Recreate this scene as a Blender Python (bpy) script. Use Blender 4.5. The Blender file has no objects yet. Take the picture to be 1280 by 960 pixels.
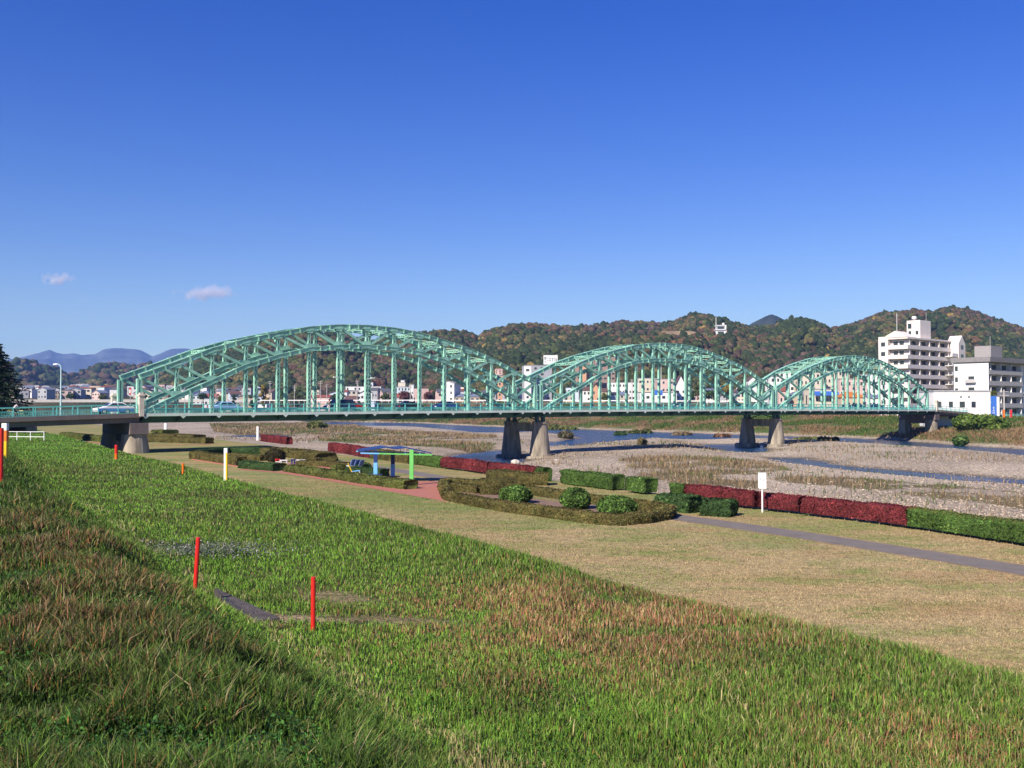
import bpy, bmesh, math, random
import numpy as np
from math import radians as rad, sin, cos, pi
from mathutils import Vector, Matrix
random.seed(7); RNG = np.random.default_rng(11)
S = bpy.context.scene; COL = S.collection

# ------------------------------------------------------------------ camera, sky, sun, exposure
F, HOR, E = 1244.0, 508.0, 5.55          # focal length in photo pixels, horizon row, eye height above the park
PIT = math.atan(28.0 / F)
cd = bpy.data.cameras.new('camera'); cam_o = bpy.data.objects.new('camera', cd); COL.objects.link(cam_o)
cd.sensor_width = 36; cd.lens = 36 * F / 1280; cd.clip_start = 0.1; cd.clip_end = 40000
cam_o.location = (0, 0, E); cam_o.rotation_euler = (pi / 2 + PIT, 0, 0); S.camera = cam_o
SUN_AZ, SUN_EL = rad(216.4), rad(37)
w = bpy.data.worlds.new('World'); S.world = w; w.use_nodes = True
nt = w.node_tree; bg = nt.nodes['Background']; sky = nt.nodes.new('ShaderNodeTexSky')
sky.sky_type = 'NISHITA'; sky.sun_disc = False; sky.sun_elevation = SUN_EL; sky.sun_rotation = SUN_AZ
sky.altitude = 0; sky.air_density = 1.15; sky.dust_density = 0.0; sky.ozone_density = 4.0
hs = nt.nodes.new('ShaderNodeHueSaturation'); hs.inputs['Saturation'].default_value = 1.42; hs.inputs['Hue'].default_value = .534
nt.links.new(sky.outputs[0], hs.inputs['Color']); nt.links.new(hs.outputs[0], bg.inputs[0]); bg.inputs[1].default_value = 0.085
sd = bpy.data.lights.new('sun', 'SUN'); so = bpy.data.objects.new('sun', sd); COL.objects.link(so)
sd.energy = 5.0; sd.angle = rad(0.53); sd.color = (1.0, 0.90, 0.76)
sv = Vector((sin(SUN_AZ) * cos(SUN_EL), cos(SUN_AZ) * cos(SUN_EL), sin(SUN_EL)))
so.rotation_euler = sv.to_track_quat('Z', 'Y').to_euler(); so.location = sv * 60
S.view_settings.view_transform = 'Standard'; S.view_settings.look = 'None'; S.view_settings.gamma = 1
S.view_settings.exposure = 0.6
cy = S.cycles; cy.use_denoising = True; cy.max_bounces = 5; cy.diffuse_bounces = 2; cy.glossy_bounces = 3
cy.transmission_bounces = 3; cy.transparent_max_bounces = 6; cy.volume_bounces = 3; cy.use_adaptive_sampling = True
cy.adaptive_threshold = 0.015; cy.caustics_reflective = False; cy.caustics_refractive = False

# ------------------------------------------------------------------ helpers
def ray(u, v):
    a, b = u - 640.0, 480.0 - v
    return Vector((a, F * cos(PIT) - b * sin(PIT), F * sin(PIT) + b * cos(PIT)))
def P(u, v, z=0.0):
    r = ray(u, v); k = (z - E) / r.z
    return Vector((r.x * k, r.y * k, z))
def XY(u, Y): return (u - 640.0) / F * Y
def ZV(v, Y): return E + (HOR - v) * Y / F

def tag(o, label=None, cat=None, group=None, kind=None):
    if label: o['label'] = label
    if cat: o['category'] = cat
    if group: o['group'] = group
    if kind: o['kind'] = kind
    return o
def empty(name, loc, rz=0.0):
    o = bpy.data.objects.new(name, None); COL.objects.link(o); o.location = loc; o.rotation_euler = (0, 0, rz)
    o.empty_display_size = .3
    return o
def copy_tree(o, parent=None):
    c = o.copy(); COL.objects.link(c)
    if parent: c.parent = parent
    for ch in list(o.children): copy_tree(ch, c)
    return c

class MB:
    def __init__(s): s.v = []; s.f = []
    def add(s, vs, fs):
        n = len(s.v); s.v += [tuple(x) for x in vs]; s.f += [tuple(i + n for i in f) for f in fs]; return s
    def hexa(s, c):   # 8 corners: bottom 4 ccw, top 4 ccw
        return s.add(c, [(3, 2, 1, 0), (4, 5, 6, 7), (0, 1, 5, 4), (1, 2, 6, 5), (2, 3, 7, 6), (3, 0, 4, 7)])
    def box(s, x0, x1, y0, y1, z0, z1):
        return s.hexa([(x0, y0, z0), (x1, y0, z0), (x1, y1, z0), (x0, y1, z0), (x0, y0, z1), (x1, y0, z1), (x1, y1, z1), (x0, y1, z1)])
    def bar(s, p, q, wd, ht, up=(0, 0, 1)):
        p, q = Vector(p), Vector(q); d = (q - p).normalized(); u = Vector(up)
        a = d.cross(u)
        if a.length < 1e-4: a = d.cross(Vector((1, 0, 0)))
        a.normalize(); b = a.cross(d).normalized(); a = a * wd / 2; b = b * ht / 2
        return s.hexa([p - a - b, p + a - b, q + a - b, q - a - b, p - a + b, p + a + b, q + a + b, q - a + b])
    def tube(s, p, q, r0, r1=None, n=10, cap=True):
        r1 = r0 if r1 is None else r1
        p, q = Vector(p), Vector(q); d = (q - p).normalized(); a = d.orthogonal().normalized(); b = d.cross(a)
        vs = [];
        for c, r in ((p, r0), (q, r1)):
            vs += [c + a * (r * cos(2 * pi * i / n)) + b * (r * sin(2 * pi * i / n)) for i in range(n)]
        fs = [(i, (i + 1) % n, n + (i + 1) % n, n + i) for i in range(n)]
        if cap: fs += [tuple(range(n))[::-1], tuple(range(n, 2 * n))]
        return s.add(vs, fs)
    def lathe(s, prof, n=16, c=(0, 0, 0), sx=1, sy=1):
        vs = [];
        for r, z in prof: vs += [(c[0] + sx * r * cos(2 * pi * i / n), c[1] + sy * r * sin(2 * pi * i / n), c[2] + z) for i in range(n)]
        fs = []
        for k in range(len(prof) - 1):
            for i in range(n): fs.append((k * n + i, k * n + (i + 1) % n, (k + 1) * n + (i + 1) % n, (k + 1) * n + i))
        fs += [tuple(range(n))[::-1], tuple(range((len(prof) - 1) * n, len(prof) * n))]
        return s.add(vs, fs)
    def prism(s, pts, axis, a, b):  # 2d polygon (ccw) extruded along axis 'x','y','z'
        n = len(pts)
        mk = {'y': lambda p, t: (p[0], t, p[1]), 'x': lambda p, t: (t, p[0], p[1]), 'z': lambda p, t: (p[0], p[1], t)}[axis]
        vs = [mk(p, a) for p in pts] + [mk(p, b) for p in pts]
        fs = [(i, (i + 1) % n, n + (i + 1) % n, n + i) for i in range(n)] + [tuple(range(n))[::-1], tuple(range(n, 2 * n))]
        return s.add(vs, fs)
    def build(s, name, m, parent=None, bevel=0, smooth=False):
        me = bpy.data.meshes.new(name); me.from_pydata(s.v, [], s.f)
        bm = bmesh.new(); bm.from_mesh(me); bmesh.ops.recalc_face_normals(bm, faces=bm.faces); bm.to_mesh(me); bm.free()
        me.materials.append(m); o = bpy.data.objects.new(name, me); COL.objects.link(o)
        if parent: o.parent = parent
        if bevel:
            b = o.modifiers.new('bevel', 'BEVEL'); b.width = bevel; b.segments = 2; b.limit_method = 'ANGLE'
        if smooth:
            me.polygons.foreach_set('use_smooth', [True] * len(me.polygons))
        return o

def npmesh(name, V, tris=None, quads=None, m=None, col=None, parent=None, smooth=False):
    me = bpy.data.meshes.new(name); V = np.ascontiguousarray(V, dtype=np.float32)
    nt_ = 0 if tris is None else len(tris); nq = 0 if quads is None else len(quads)
    me.vertices.add(len(V)); me.vertices.foreach_set('co', V.ravel())
    li = []; st = []
    if nt_: li.append(np.asarray(tris, dtype=np.int32).ravel()); st.append(np.arange(nt_) * 3)
    if nq: li.append(np.asarray(quads, dtype=np.int32).ravel()); st.append(nt_ * 3 + np.arange(nq) * 4)
    li = np.concatenate(li); st = np.concatenate(st).astype(np.int32)
    me.loops.add(len(li)); me.loops.foreach_set('vertex_index', li)
    me.polygons.add(nt_ + nq); me.polygons.foreach_set('loop_start', st)
    me.update(calc_edges=True)
    if smooth: me.polygons.foreach_set('use_smooth', np.ones(nt_ + nq, dtype=bool))
    if col is not None:
        a = me.attributes.new('Col', 'FLOAT_COLOR', 'POINT'); c = np.ones((len(V), 4), dtype=np.float32); c[:, :3] = col
        a.data.foreach_set('color', c.ravel())
    if m: me.materials.append(m)
    me.validate(); o = bpy.data.objects.new(name, me); COL.objects.link(o)
    if parent: o.parent = parent
    return o

def _h(ix, iy, s):
    n = (ix.astype(np.int64) * 374761393 + iy.astype(np.int64) * 668265263 + s * 974634777) & 0xffffffff
    n = ((n ^ (n >> 13)) * 1274126177) & 0xffffffff
    return ((n ^ (n >> 16)) & 0xffffff) / float(0xffffff)
def vnoise(x, y, s=0):
    x = np.asarray(x, float); y = np.asarray(y, float)
    ix = np.floor(x); iy = np.floor(y); fx = x - ix; fy = y - iy
    fx = fx * fx * (3 - 2 * fx); fy = fy * fy * (3 - 2 * fy)
    return (_h(ix, iy, s) * (1 - fx) + _h(ix + 1, iy, s) * fx) * (1 - fy) + (_h(ix, iy + 1, s) * (1 - fx) + _h(ix + 1, iy + 1, s) * fx) * fy
def fbm(x, y, o=4, s=0):
    t = 0; a = .5; n = 0
    for k in range(o): t = t + a * vnoise(x * 2 ** k, y * 2 ** k, s + k * 17); n += a; a *= .5
    return t / n
def sstep(a, b, x): t = np.clip((np.asarray(x, float) - a) / (b - a), 0, 1); return t * t * (3 - 2 * t)
def inpoly(x, y, poly):
    r = np.zeros(np.shape(x), bool); n = len(poly)
    for i in range(n):
        x0, y0 = poly[i][:2]; x1, y1 = poly[(i + 1) % n][:2]
        c = ((y0 > y) != (y1 > y)) & (x < (x1 - x0) * (y - y0) / ((y1 - y0) if y1 != y0 else 1e-9) + x0)
        r ^= c
    return r
def polydist(x, y, poly):
    d = np.full(np.shape(x), 1e9); n = len(poly)
    for i in range(n):
        x0, y0 = poly[i][:2]; x1, y1 = poly[(i + 1) % n][:2]; dx, dy = x1 - x0, y1 - y0
        t = np.clip(((x - x0) * dx + (y - y0) * dy) / (dx * dx + dy * dy + 1e-9), 0, 1)
        d = np.minimum(d, np.hypot(x - x0 - t * dx, y - y0 - t * dy))
    return d

# ------------------------------------------------------------------ materials
def mat(name, col=(.5, .5, .5), rough=.6, var=.25, scale=2.0, bump=0.0, bscale=None, metal=0, spec=.4, attr=False, col2=None, s2=.3, trans=0, stretch=None):
    m = bpy.data.materials.new(name); m.use_nodes = True; n = m.node_tree; N = n.nodes; L = n.links
    p = N['Principled BSDF']; p.inputs['Roughness'].default_value = rough; p.inputs['Metallic'].default_value = metal
    p.inputs['Specular IOR Level'].default_value = spec
    tc = N.new('ShaderNodeTexCoord'); src = tc.outputs['Object']
    if stretch:
        mp = N.new('ShaderNodeMapping'); mp.inputs['Scale'].default_value = stretch; L.new(src, mp.inputs[0]); src = mp.outputs[0]
    if attr:
        at = N.new('ShaderNodeAttribute'); at.attribute_name = 'Col'; c = at.outputs['Color']
    else:
        rgb = N.new('ShaderNodeRGB'); rgb.outputs[0].default_value = (*col, 1); c = rgb.outputs[0]
    def noise(sc, det=4.0):
        t = N.new('ShaderNodeTexNoise'); t.inputs['Scale'].default_value = sc; t.inputs['Detail'].default_value = det; t.inputs['Roughness'].default_value = .6
        L.new(src, t.inputs['Vector']); return t.outputs['Fac']
    if col2:
        mr = N.new('ShaderNodeMapRange'); mr.inputs[1].default_value = .42; mr.inputs[2].default_value = .62; L.new(noise(s2, 5), mr.inputs[0])
        mx = N.new('ShaderNodeMix'); mx.data_type = 'RGBA'; L.new(mr.outputs[0], mx.inputs[0]); L.new(c, mx.inputs[6]); mx.inputs[7].default_value = (*col2, 1); c = mx.outputs[2]
    if var:
        mr = N.new('ShaderNodeMapRange'); mr.inputs[1].default_value = .3; mr.inputs[2].default_value = .7; mr.inputs[3].default_value = 1 - var; mr.inputs[4].default_value = 1 + var
        L.new(noise(scale), mr.inputs[0]); mx = N.new('ShaderNodeMix'); mx.data_type = 'RGBA'; mx.blend_type = 'MULTIPLY'; mx.inputs[0].default_value = 1
        L.new(c, mx.inputs[6]); L.new(mr.outputs[0], mx.inputs[7]); c = mx.outputs[2]
    L.new(c, p.inputs['Base Color'])
    if bump:
        b = N.new('ShaderNodeBump'); b.inputs['Strength'].default_value = bump; b.inputs['Distance'].default_value = .1
        L.new(noise(bscale or scale * 3), b.inputs['Height']); L.new(b.outputs[0], p.inputs['Normal'])
    if trans:
        tr = N.new('ShaderNodeBsdfTranslucent'); L.new(c, tr.inputs[0]); ms = N.new('ShaderNodeMixShader'); ms.inputs[0].default_value = trans
        L.new(p.outputs[0], ms.inputs[1]); L.new(tr.outputs[0], ms.inputs[2]); L.new(ms.outputs[0], N['Material Output'].inputs[0])
    return m
M = {}
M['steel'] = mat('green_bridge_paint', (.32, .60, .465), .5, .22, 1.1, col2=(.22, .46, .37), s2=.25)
M['girder'] = mat('shaded_girder_paint', (.035, .11, .09), .6, .2, .6)  # green darkened further: the walkway's shade is put into this colour
M['fascia'] = mat('pale_green_fascia', (.66, .76, .66), .5, .15, .7)
M['rail'] = mat('teal_rail_paint', (.15, .56, .50), .45, .1, 1)
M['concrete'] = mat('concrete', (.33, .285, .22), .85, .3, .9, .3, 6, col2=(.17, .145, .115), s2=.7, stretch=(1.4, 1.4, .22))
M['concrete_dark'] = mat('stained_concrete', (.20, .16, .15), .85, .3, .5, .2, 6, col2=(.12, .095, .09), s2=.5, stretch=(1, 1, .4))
M['asphalt'] = mat('asphalt', (.06, .06, .062), .9, .2, 3, .1, 40)
M['path'] = mat('path_asphalt', (.165, .145, .125), .9, .15, 1.2, .1, 30)
M['paving'] = mat('pale_paving', (.30, .26, .22), .9, .15, 1.0, .1, 30)
M['white'] = mat('white_paint', (.78, .78, .76), .5, .06, 2)
M['cream'] = mat('cream_concrete', (.62, .55, .46), .8, .2, 1.5)
M['red'] = mat('red_paint', (.60, .02, .015), .45, .12, 6)
M['redmark'] = mat('red_sign', (.65, .02, .03), .4, .05, 2)
M['yellow'] = mat('yellow_paint', (.75, .48, .01), .45, .08, 4)
M['orange'] = mat('orange_paint', (.75, .16, .01), .45, .08, 4)
M['lamp_paint'] = mat('pale_lamp_paint', (.45, .62, .62), .4, .05, 2)
M['glass'] = mat('dark_glass', (.03, .04, .05), .12, .3, .6, spec=.7)
M['tyre'] = mat('tyre_rubber', (.02, .02, .02), .8, .1)
M['rim'] = mat('wheel_metal', (.55, .56, .58), .3, .05, metal=.6)
M['lampglass'] = mat('lamp_glass', (.8, .8, .75), .2, .02)
M['taillight'] = mat('tail_lamp', (.5, .01, .01), .25, .02)
M['blue'] = mat('bright_blue_paint', (.05, .16, .55), .45, .08, 2)
M['lightblue'] = mat('light_blue_paint', (.16, .45, .80), .45, .08, 2)
M['navy'] = mat('navy_roof', (.02, .045, .17), .4, .12, 2)
M['lime'] = mat('lime_green_paint', (.15, .52, .12), .45, .08, 2)
M['bark'] = mat('bark', (.10, .07, .05), .9, .3, 3, .5, 8)
M['wire'] = mat('wire', (.05, .05, .055), .6, 0)
M['pole'] = mat('pole_concrete', (.42, .40, .38), .8, .1, 1)
M['wood'] = mat('driftwood', (.30, .24, .18), .9, .3, 4)
M['leaf'] = mat('leaf', rough=.6, var=.35, scale=4, attr=True, trans=.25, spec=.25)
M['core'] = mat('hedge_core', rough=.8, var=.45, scale=7, attr=True, spec=.15, bump=1, bscale=12)
M['blade'] = mat('grass_blade', rough=.6, var=.15, scale=3, attr=True, trans=.25, spec=.25)
M['forest'] = mat('forest_crown', rough=.85, var=.55, scale=.55, attr=True, spec=.1, bump=1.0, bscale=.9)
M['stone'] = mat('river_stone', rough=.85, var=.15, scale=2, attr=True, spec=.2)
M['ground'] = mat('ground_cover', rough=.95, var=.3, scale=.8, attr=True, spec=.1, bump=.6, bscale=3)
M['bank'] = mat('levee_soil', rough=.95, var=.45, scale=5, attr=True, spec=.1, bump=.8, bscale=14)
M['hill'] = mat('hill_ground', rough=.95, var=.4, scale=.05, attr=True, spec=.05, bump=1, bscale=.3)

def wall_mat(name, c): return mat(name, c, .8, .08, .5)

# gravel: voronoi pebbles
def gravel_mat():
    m = bpy.data.materials.new('river_gravel'); m.use_nodes = True; N = m.node_tree.nodes; L = m.node_tree.links; p = N['Principled BSDF']
    p.inputs['Roughness'].default_value = .9; p.inputs['Specular IOR Level'].default_value = .15
    at = N.new('ShaderNodeAttribute'); at.attribute_name = 'Col'; tc = N.new('ShaderNodeTexCoord')
    c = at.outputs[0]; hs = []
    for sc, lo, hi in ((4.2, .6, 1.3), (10.0, .65, 1.3)):
        v = N.new('ShaderNodeTexVoronoi'); v.inputs['Scale'].default_value = sc; L.new(tc.outputs['Object'], v.inputs['Vector'])
        sp = N.new('ShaderNodeSeparateColor'); L.new(v.outputs['Color'], sp.inputs[0])
        mr = N.new('ShaderNodeMapRange'); mr.inputs[3].default_value = lo; mr.inputs[4].default_value = hi; L.new(sp.outputs[0], mr.inputs[0])
        mx = N.new('ShaderNodeMix'); mx.data_type = 'RGBA'; mx.blend_type = 'MULTIPLY'; mx.inputs[0].default_value = 1
        L.new(c, mx.inputs[6]); L.new(mr.outputs[0], mx.inputs[7]); c = mx.outputs[2]; hs.append(v.outputs['Distance'])
    L.new(c, p.inputs['Base Color'])
    b = N.new('ShaderNodeBump'); b.invert = True; b.inputs['Strength'].default_value = .9; b.inputs['Distance'].default_value = .25
    L.new(hs[0], b.inputs['Height']); L.new(b.outputs[0], p.inputs['Normal'])
    return m
M['gravel'] = gravel_mat()
def water_mat():
    m = bpy.data.materials.new('river_water'); m.use_nodes = True; N = m.node_tree.nodes; L = m.node_tree.links; p = N['Principled BSDF']
    p.inputs['Base Color'].default_value = (.012, .042, .095, 1); p.inputs['Roughness'].default_value = .18; p.inputs['IOR'].default_value = 1.33
    tc = N.new('ShaderNodeTexCoord'); b = N.new('ShaderNodeBump'); b.inputs['Strength'].default_value = 1; b.inputs['Distance'].default_value = .5
    t = N.new('ShaderNodeTexNoise'); t.inputs['Scale'].default_value = 1.1; t.inputs['Detail'].default_value = 5
    L.new(tc.outputs['Object'], t.inputs['Vector']); L.new(t.outputs['Fac'], b.inputs['Height']); L.new(b.outputs[0], p.inputs['Normal'])
    return m
M['water'] = water_mat()
def lawn_mat():
    m = bpy.data.materials.new('mown_lawn'); m.use_nodes = True; N = m.node_tree.nodes; L = m.node_tree.links; p = N['Principled BSDF']
    p.inputs['Roughness'].default_value = .95; p.inputs['Specular IOR Level'].default_value = .1
    tc = N.new('ShaderNodeTexCoord')
    def noise(sc, det, st=(1, 1, 1)):
        mp = N.new('ShaderNodeMapping'); mp.inputs['Scale'].default_value = st; mp.inputs['Rotation'].default_value = (0, 0, rad(20)); L.new(tc.outputs['Object'], mp.inputs[0])
        t = N.new('ShaderNodeTexNoise'); t.inputs['Scale'].default_value = sc; t.inputs['Detail'].default_value = det; t.inputs['Roughness'].default_value = .65; L.new(mp.outputs[0], t.inputs['Vector']); return t.outputs['Fac']
    def ramp(f, a, b):
        r = N.new('ShaderNodeMapRange'); r.inputs[1].default_value = a; r.inputs[2].default_value = b; L.new(f, r.inputs[0]); return r.outputs[0]
    def mix(f, a, b):
        x = N.new('ShaderNodeMix'); x.data_type = 'RGBA'; L.new(f, x.inputs[0])
        for i, q in ((6, a), (7, b)):
            if isinstance(q, tuple): x.inputs[i].default_value = (*q, 1)
            else: L.new(q, x.inputs[i])
        return x.outputs[2]
    at = N.new('ShaderNodeAttribute'); at.attribute_name = 'Col'
    c = mix(ramp(noise(.14, 7, (.6, 1.3, 1)), .4, .6), at.outputs[0], (.34, .25, .125))
    c = mix(ramp(noise(.55, 7, (.6, 1.3, 1)), .5, .68), c, (.15, .20, .05))
    c2 = N.new('ShaderNodeMix'); c2.data_type = 'RGBA'; c2.blend_type = 'MULTIPLY'; c2.inputs[0].default_value = 1; L.new(c, c2.inputs[6])
    r = N.new('ShaderNodeMapRange'); r.inputs[1].default_value = .3; r.inputs[2].default_value = .7; r.inputs[3].default_value = .62; r.inputs[4].default_value = 1.38; L.new(noise(3, 7, (.8, 1.2, 1)), r.inputs[0]); L.new(r.outputs[0], c2.inputs[7])
    L.new(c2.outputs[2], p.inputs['Base Color'])
    b = N.new('ShaderNodeBump'); b.inputs['Strength'].default_value = .7; b.inputs['Distance'].default_value = .05; L.new(noise(14, 3), b.inputs['Height']); L.new(b.outputs[0], p.inputs['Normal'])
    return m
M['lawn'] = lawn_mat()
def brick_mat():
    m = bpy.data.materials.new('red_brick_paving'); m.use_nodes = True; N = m.node_tree.nodes; L = m.node_tree.links; p = N['Principled BSDF']
    p.inputs['Roughness'].default_value = .9
    tc = N.new('ShaderNodeTexCoord'); t = N.new('ShaderNodeTexBrick'); t.inputs['Scale'].default_value = 1.6; t.inputs['Mortar Size'].default_value = .012
    t.inputs['Color1'].default_value = (.40, .13, .085, 1); t.inputs['Color2'].default_value = (.32, .10, .07, 1); t.inputs['Mortar'].default_value = (.45, .30, .22, 1)
    L.new(tc.outputs['Object'], t.inputs['Vector']); L.new(t.outputs[0], p.inputs['Base Color'])
    return m
M['brick'] = brick_mat()

# ------------------------------------------------------------------ river frame: q across the river from the levee, t upstream
EX, EY = .870, .493
def qt(x, y): return EX * x + EY * y, -EY * x + EX * y
def xy(q, t): return EX * q - EY * t, EY * q + EX * t
WZ = -2.9
def WP(lst, z=WZ): return [tuple(P(u, v, z)[:2]) for u, v in lst]
W_main = WP([(380, 526.5), (422, 527.5), (520, 529), (600, 533), (682, 535.5), (800, 539.5), (920, 543.5), (980, 545.7), (1057, 547.6), (1116, 550.4), (1143, 552.6), (1205, 557.5), (1280, 562), (1340, 567), (1340, 576), (1280, 569.7), (1197, 563), (1152, 560), (1108, 557.5), (1048, 554), (985, 551), (920, 550), (868, 552), (850, 550.5), (812, 548.3), (770, 552), (720, 556.5), (702, 560), (683, 561), (680, 554), (706, 551), (727, 547.6), (710, 544), (687, 541), (650, 542), (620, 543), (560, 537), (520, 534.5), (432, 534), (400, 530)])
W_mid = WP([(876, 556), (915, 555.5), (955, 557), (962, 563), (940, 568), (915, 567), (895, 561)])
W_right = WP([(955, 572), (1000, 573), (1042, 581), (1078, 585), (1152, 591), (1280, 600), (1340, 604), (1340, 612), (1280, 607.5), (1241, 606), (1152, 597.5), (1084, 591), (1030, 584), (985, 579)])
W_left = WP([(535, 574), (575, 569), (622, 563), (650, 566), (652, 576), (628, 583), (600, 582), (570, 578)])
W_far = WP([(284, 547), (300, 544.5), (345, 543.5), (364, 545), (350, 549), (310, 549.5)])
WATERS = [W_main, W_mid, W_right, W_left, W_far]
far_edge = np.array([qt(*p) for p in W_main[1:14]])
far_edge = far_edge[np.argsort(far_edge[:, 1])]
def qfar(t): return np.interp(t, far_edge[:, 1], far_edge[:, 0])
def crest(t): return 2.7 + 4.9 * sstep(230, 430, t)
def H(x, y):
    x = np.asarray(x, float); y = np.asarray(y, float); q, t = qt(x, y)
    # near levee
    lev = np.interp(q, [-60, -8, -6, 0.9, 1.4, 1.9, 3.4, 4.6, 9.2, 10.0, 10.8, 14.8, 16], [0, 3.7, 3.83, 3.82, 3.78, 3.62, 2.78, 2.68, 2.58, 2.50, 2.28, .12, 0])
    # river
    dm = np.full(x.shape, 1e9); ins = np.zeros(x.shape, bool)
    for wp in WATERS:
        ins |= inpoly(x, y, wp); dm = np.minimum(dm, polydist(x, y, wp))
    dm = dm + 2.4 * (fbm(x * .3, y * .3, 4, 5) - .5)
    bar = np.where(ins, WZ - .9 * sstep(-.3, 5, dm), WZ + .85 * sstep(-.6, 9, dm)) + .22 * (fbm(x * .12, y * .12, 4, 9) - .5) * np.where(ins, .3, 1)
    edge = sstep(43.2, 40.2, q)
    bed = bar * (1 - edge) + (-.25) * edge
    s = q - qfar(t)
    cz = crest(t)
    bank = WZ + np.interp(s, [0, 1.5, 4, 10, 24, 30, 44, 60], [0, .5, 1.3, 2.4, 3.2, 3.6, 1, 1])
    lo = np.interp(s, [0, 2, 5, 12, 26], [-2.95, -2.2, -1.3, -.4, .5]); hi = sstep(22, 42, s)
    bank = lo * (1 - hi) + cz * hi + .35 * (fbm(x * .15, y * .15, 4, 3) - .5) * sstep(0, 4, s)
    rz = np.where(s > 0, bank, bed)
    z = np.where(q < 16, lev, np.where(q < 39.4, 0, rz))
    yy = np.maximum(0, y - 600); z = np.where((q > 200) & (y > 600), z + yy * .03, z)
    f_ = sstep(540, 680, y) * np.where(q > -200, 1, 0); z = z * (1 - f_) + (7.5 + np.maximum(0, y - 600) * .03) * f_
    return z
def Hs(x, y): return float(H(np.array([x]), np.array([y]))[0])

def grid(name, qs, ts, m, colf=None, zf=H, dz=0):
    Q, T = np.meshgrid(qs, ts, indexing='ij'); X, Y = xy(Q, T); Z = zf(X, Y) + dz
    n, k = Q.shape; V = np.stack([X.ravel(), Y.ravel(), Z.ravel()], 1); i = np.arange(n * k).reshape(n, k)
    qd = np.stack([i[:-1, :-1].ravel(), i[1:, :-1].ravel(), i[1:, 1:].ravel(), i[:-1, 1:].ravel()], 1)
    c = colf(X.ravel(), Y.ravel(), Q.ravel(), T.ravel(), Z.ravel()) if colf else None
    o = npmesh(name, V, quads=qd, m=m, col=c, smooth=True); o['kind'] = 'structure'
    return o
def mixc(a, b, f): return np.asarray(a)[None, :] * (1 - f[:, None]) + np.asarray(b)[None, :] * f[:, None] if np.ndim(a) == 1 else a * (1 - f[:, None]) + np.asarray(b)[None, :] * f[:, None]

# levee, lawn, river bed, far bank and town ground
def levee_h(x, y):
    q, t = qt(x, y); k = np.where((q > -6) & (q < 14.5), 1, 0)
    return H(x, y) + k * (.10 * (fbm(x * .9, y * .9, 4, 21) - .5) + .25 * (fbm(x * .12, y * .12, 3, 22) - .5) * sstep(1, 6, q)) - np.where(q > 15.4, .05, 0)
def levee_c(x, y, q, t, z):
    f = fbm(x * .7, y * .7, 4, 31); c = mixc((.035, .06, .015), (.075, .09, .03), sstep(.35, .65, f))
    c = mixc(c, (.15, .11, .06), sstep(.6, .8, fbm(x * 1.5, y * 1.5, 4, 33)))
    c = mixc(c, (.34, .25, .15), np.clip(bare_spots(x, y) * 1.6, 0, 1)); c = mixc(c, (.13, .13, .05), .6 * sstep(3.6, 5, q))
    return mixc(c, (.10, .20, .035), sstep(40, 80, t))
def spot(X, Y, u, v, z, rx, ry, rot=0):
    p = P(u, v, z); dx, dy = X - p.x, Y - p.y; return np.exp(-((dx / rx) ** 2 + (dy / ry) ** 2))
def bare_spots(X, Y): return spot(X, Y, 410, 736, 2.7, .5, .5) + spot(X, Y, 440, 745, 2.7, .4, .4) + spot(X, Y, 505, 771, 2.68, .9, .35) + spot(X, Y, 370, 772, 2.72, .8, .35)
ts = np.concatenate([np.arange(-30, 0, 1.0), np.arange(0, 45, .3), np.arange(45, 150, .9), np.arange(150, 400, 8), np.geomspace(400, 3000, 30)])
grid('levee_slope', np.concatenate([np.arange(-60, -8, 4), np.arange(-8, 15.9, .25)]), ts, M['bank'], levee_c, levee_h)
def lawn_c(x, y, q, t, z):
    g = sstep(.42, .6, fbm(x * .12 + 3, y * .12, 4, 41)) * .65 + .8 * sstep(36, 70, t)
    c = mixc((.35, .28, .15), (.18, .215, .07), np.clip(g, 0, 1))
    return c
grid('lawn', np.arange(14.5, 39.7, 1.0), np.concatenate([np.arange(-30, 200, 1.5), np.geomspace(200, 3000, 40)]), M['lawn'], lawn_c, lambda x, y: np.zeros(np.shape(x)))
REEDS = [WP(l, -2.2) for l in (
    [(262, 530), (430, 529), (470, 537), (620, 545), (622, 549), (520, 550), (440, 548), (380, 542), (268, 541)],
    [(395, 546), (520, 550), (622, 556), (600, 562), (480, 557), (400, 552)],
    [(770, 574), (830, 571), (900, 573), (960, 580), (1000, 592), (960, 602), (945, 614), (900, 609), (850, 608), (800, 598)],
    [(960, 585), (1060, 598), (1150, 604), (1280, 618), (1330, 622), (1330, 645), (1280, 640), (1200, 628), (1140, 622), (1100, 615), (1000, 607), (940, 600)])]
def reedmask(x, y):
    r = np.zeros(x.shape, bool)
    for p_ in REEDS: r |= inpoly(x, y, p_)
    return r
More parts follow.
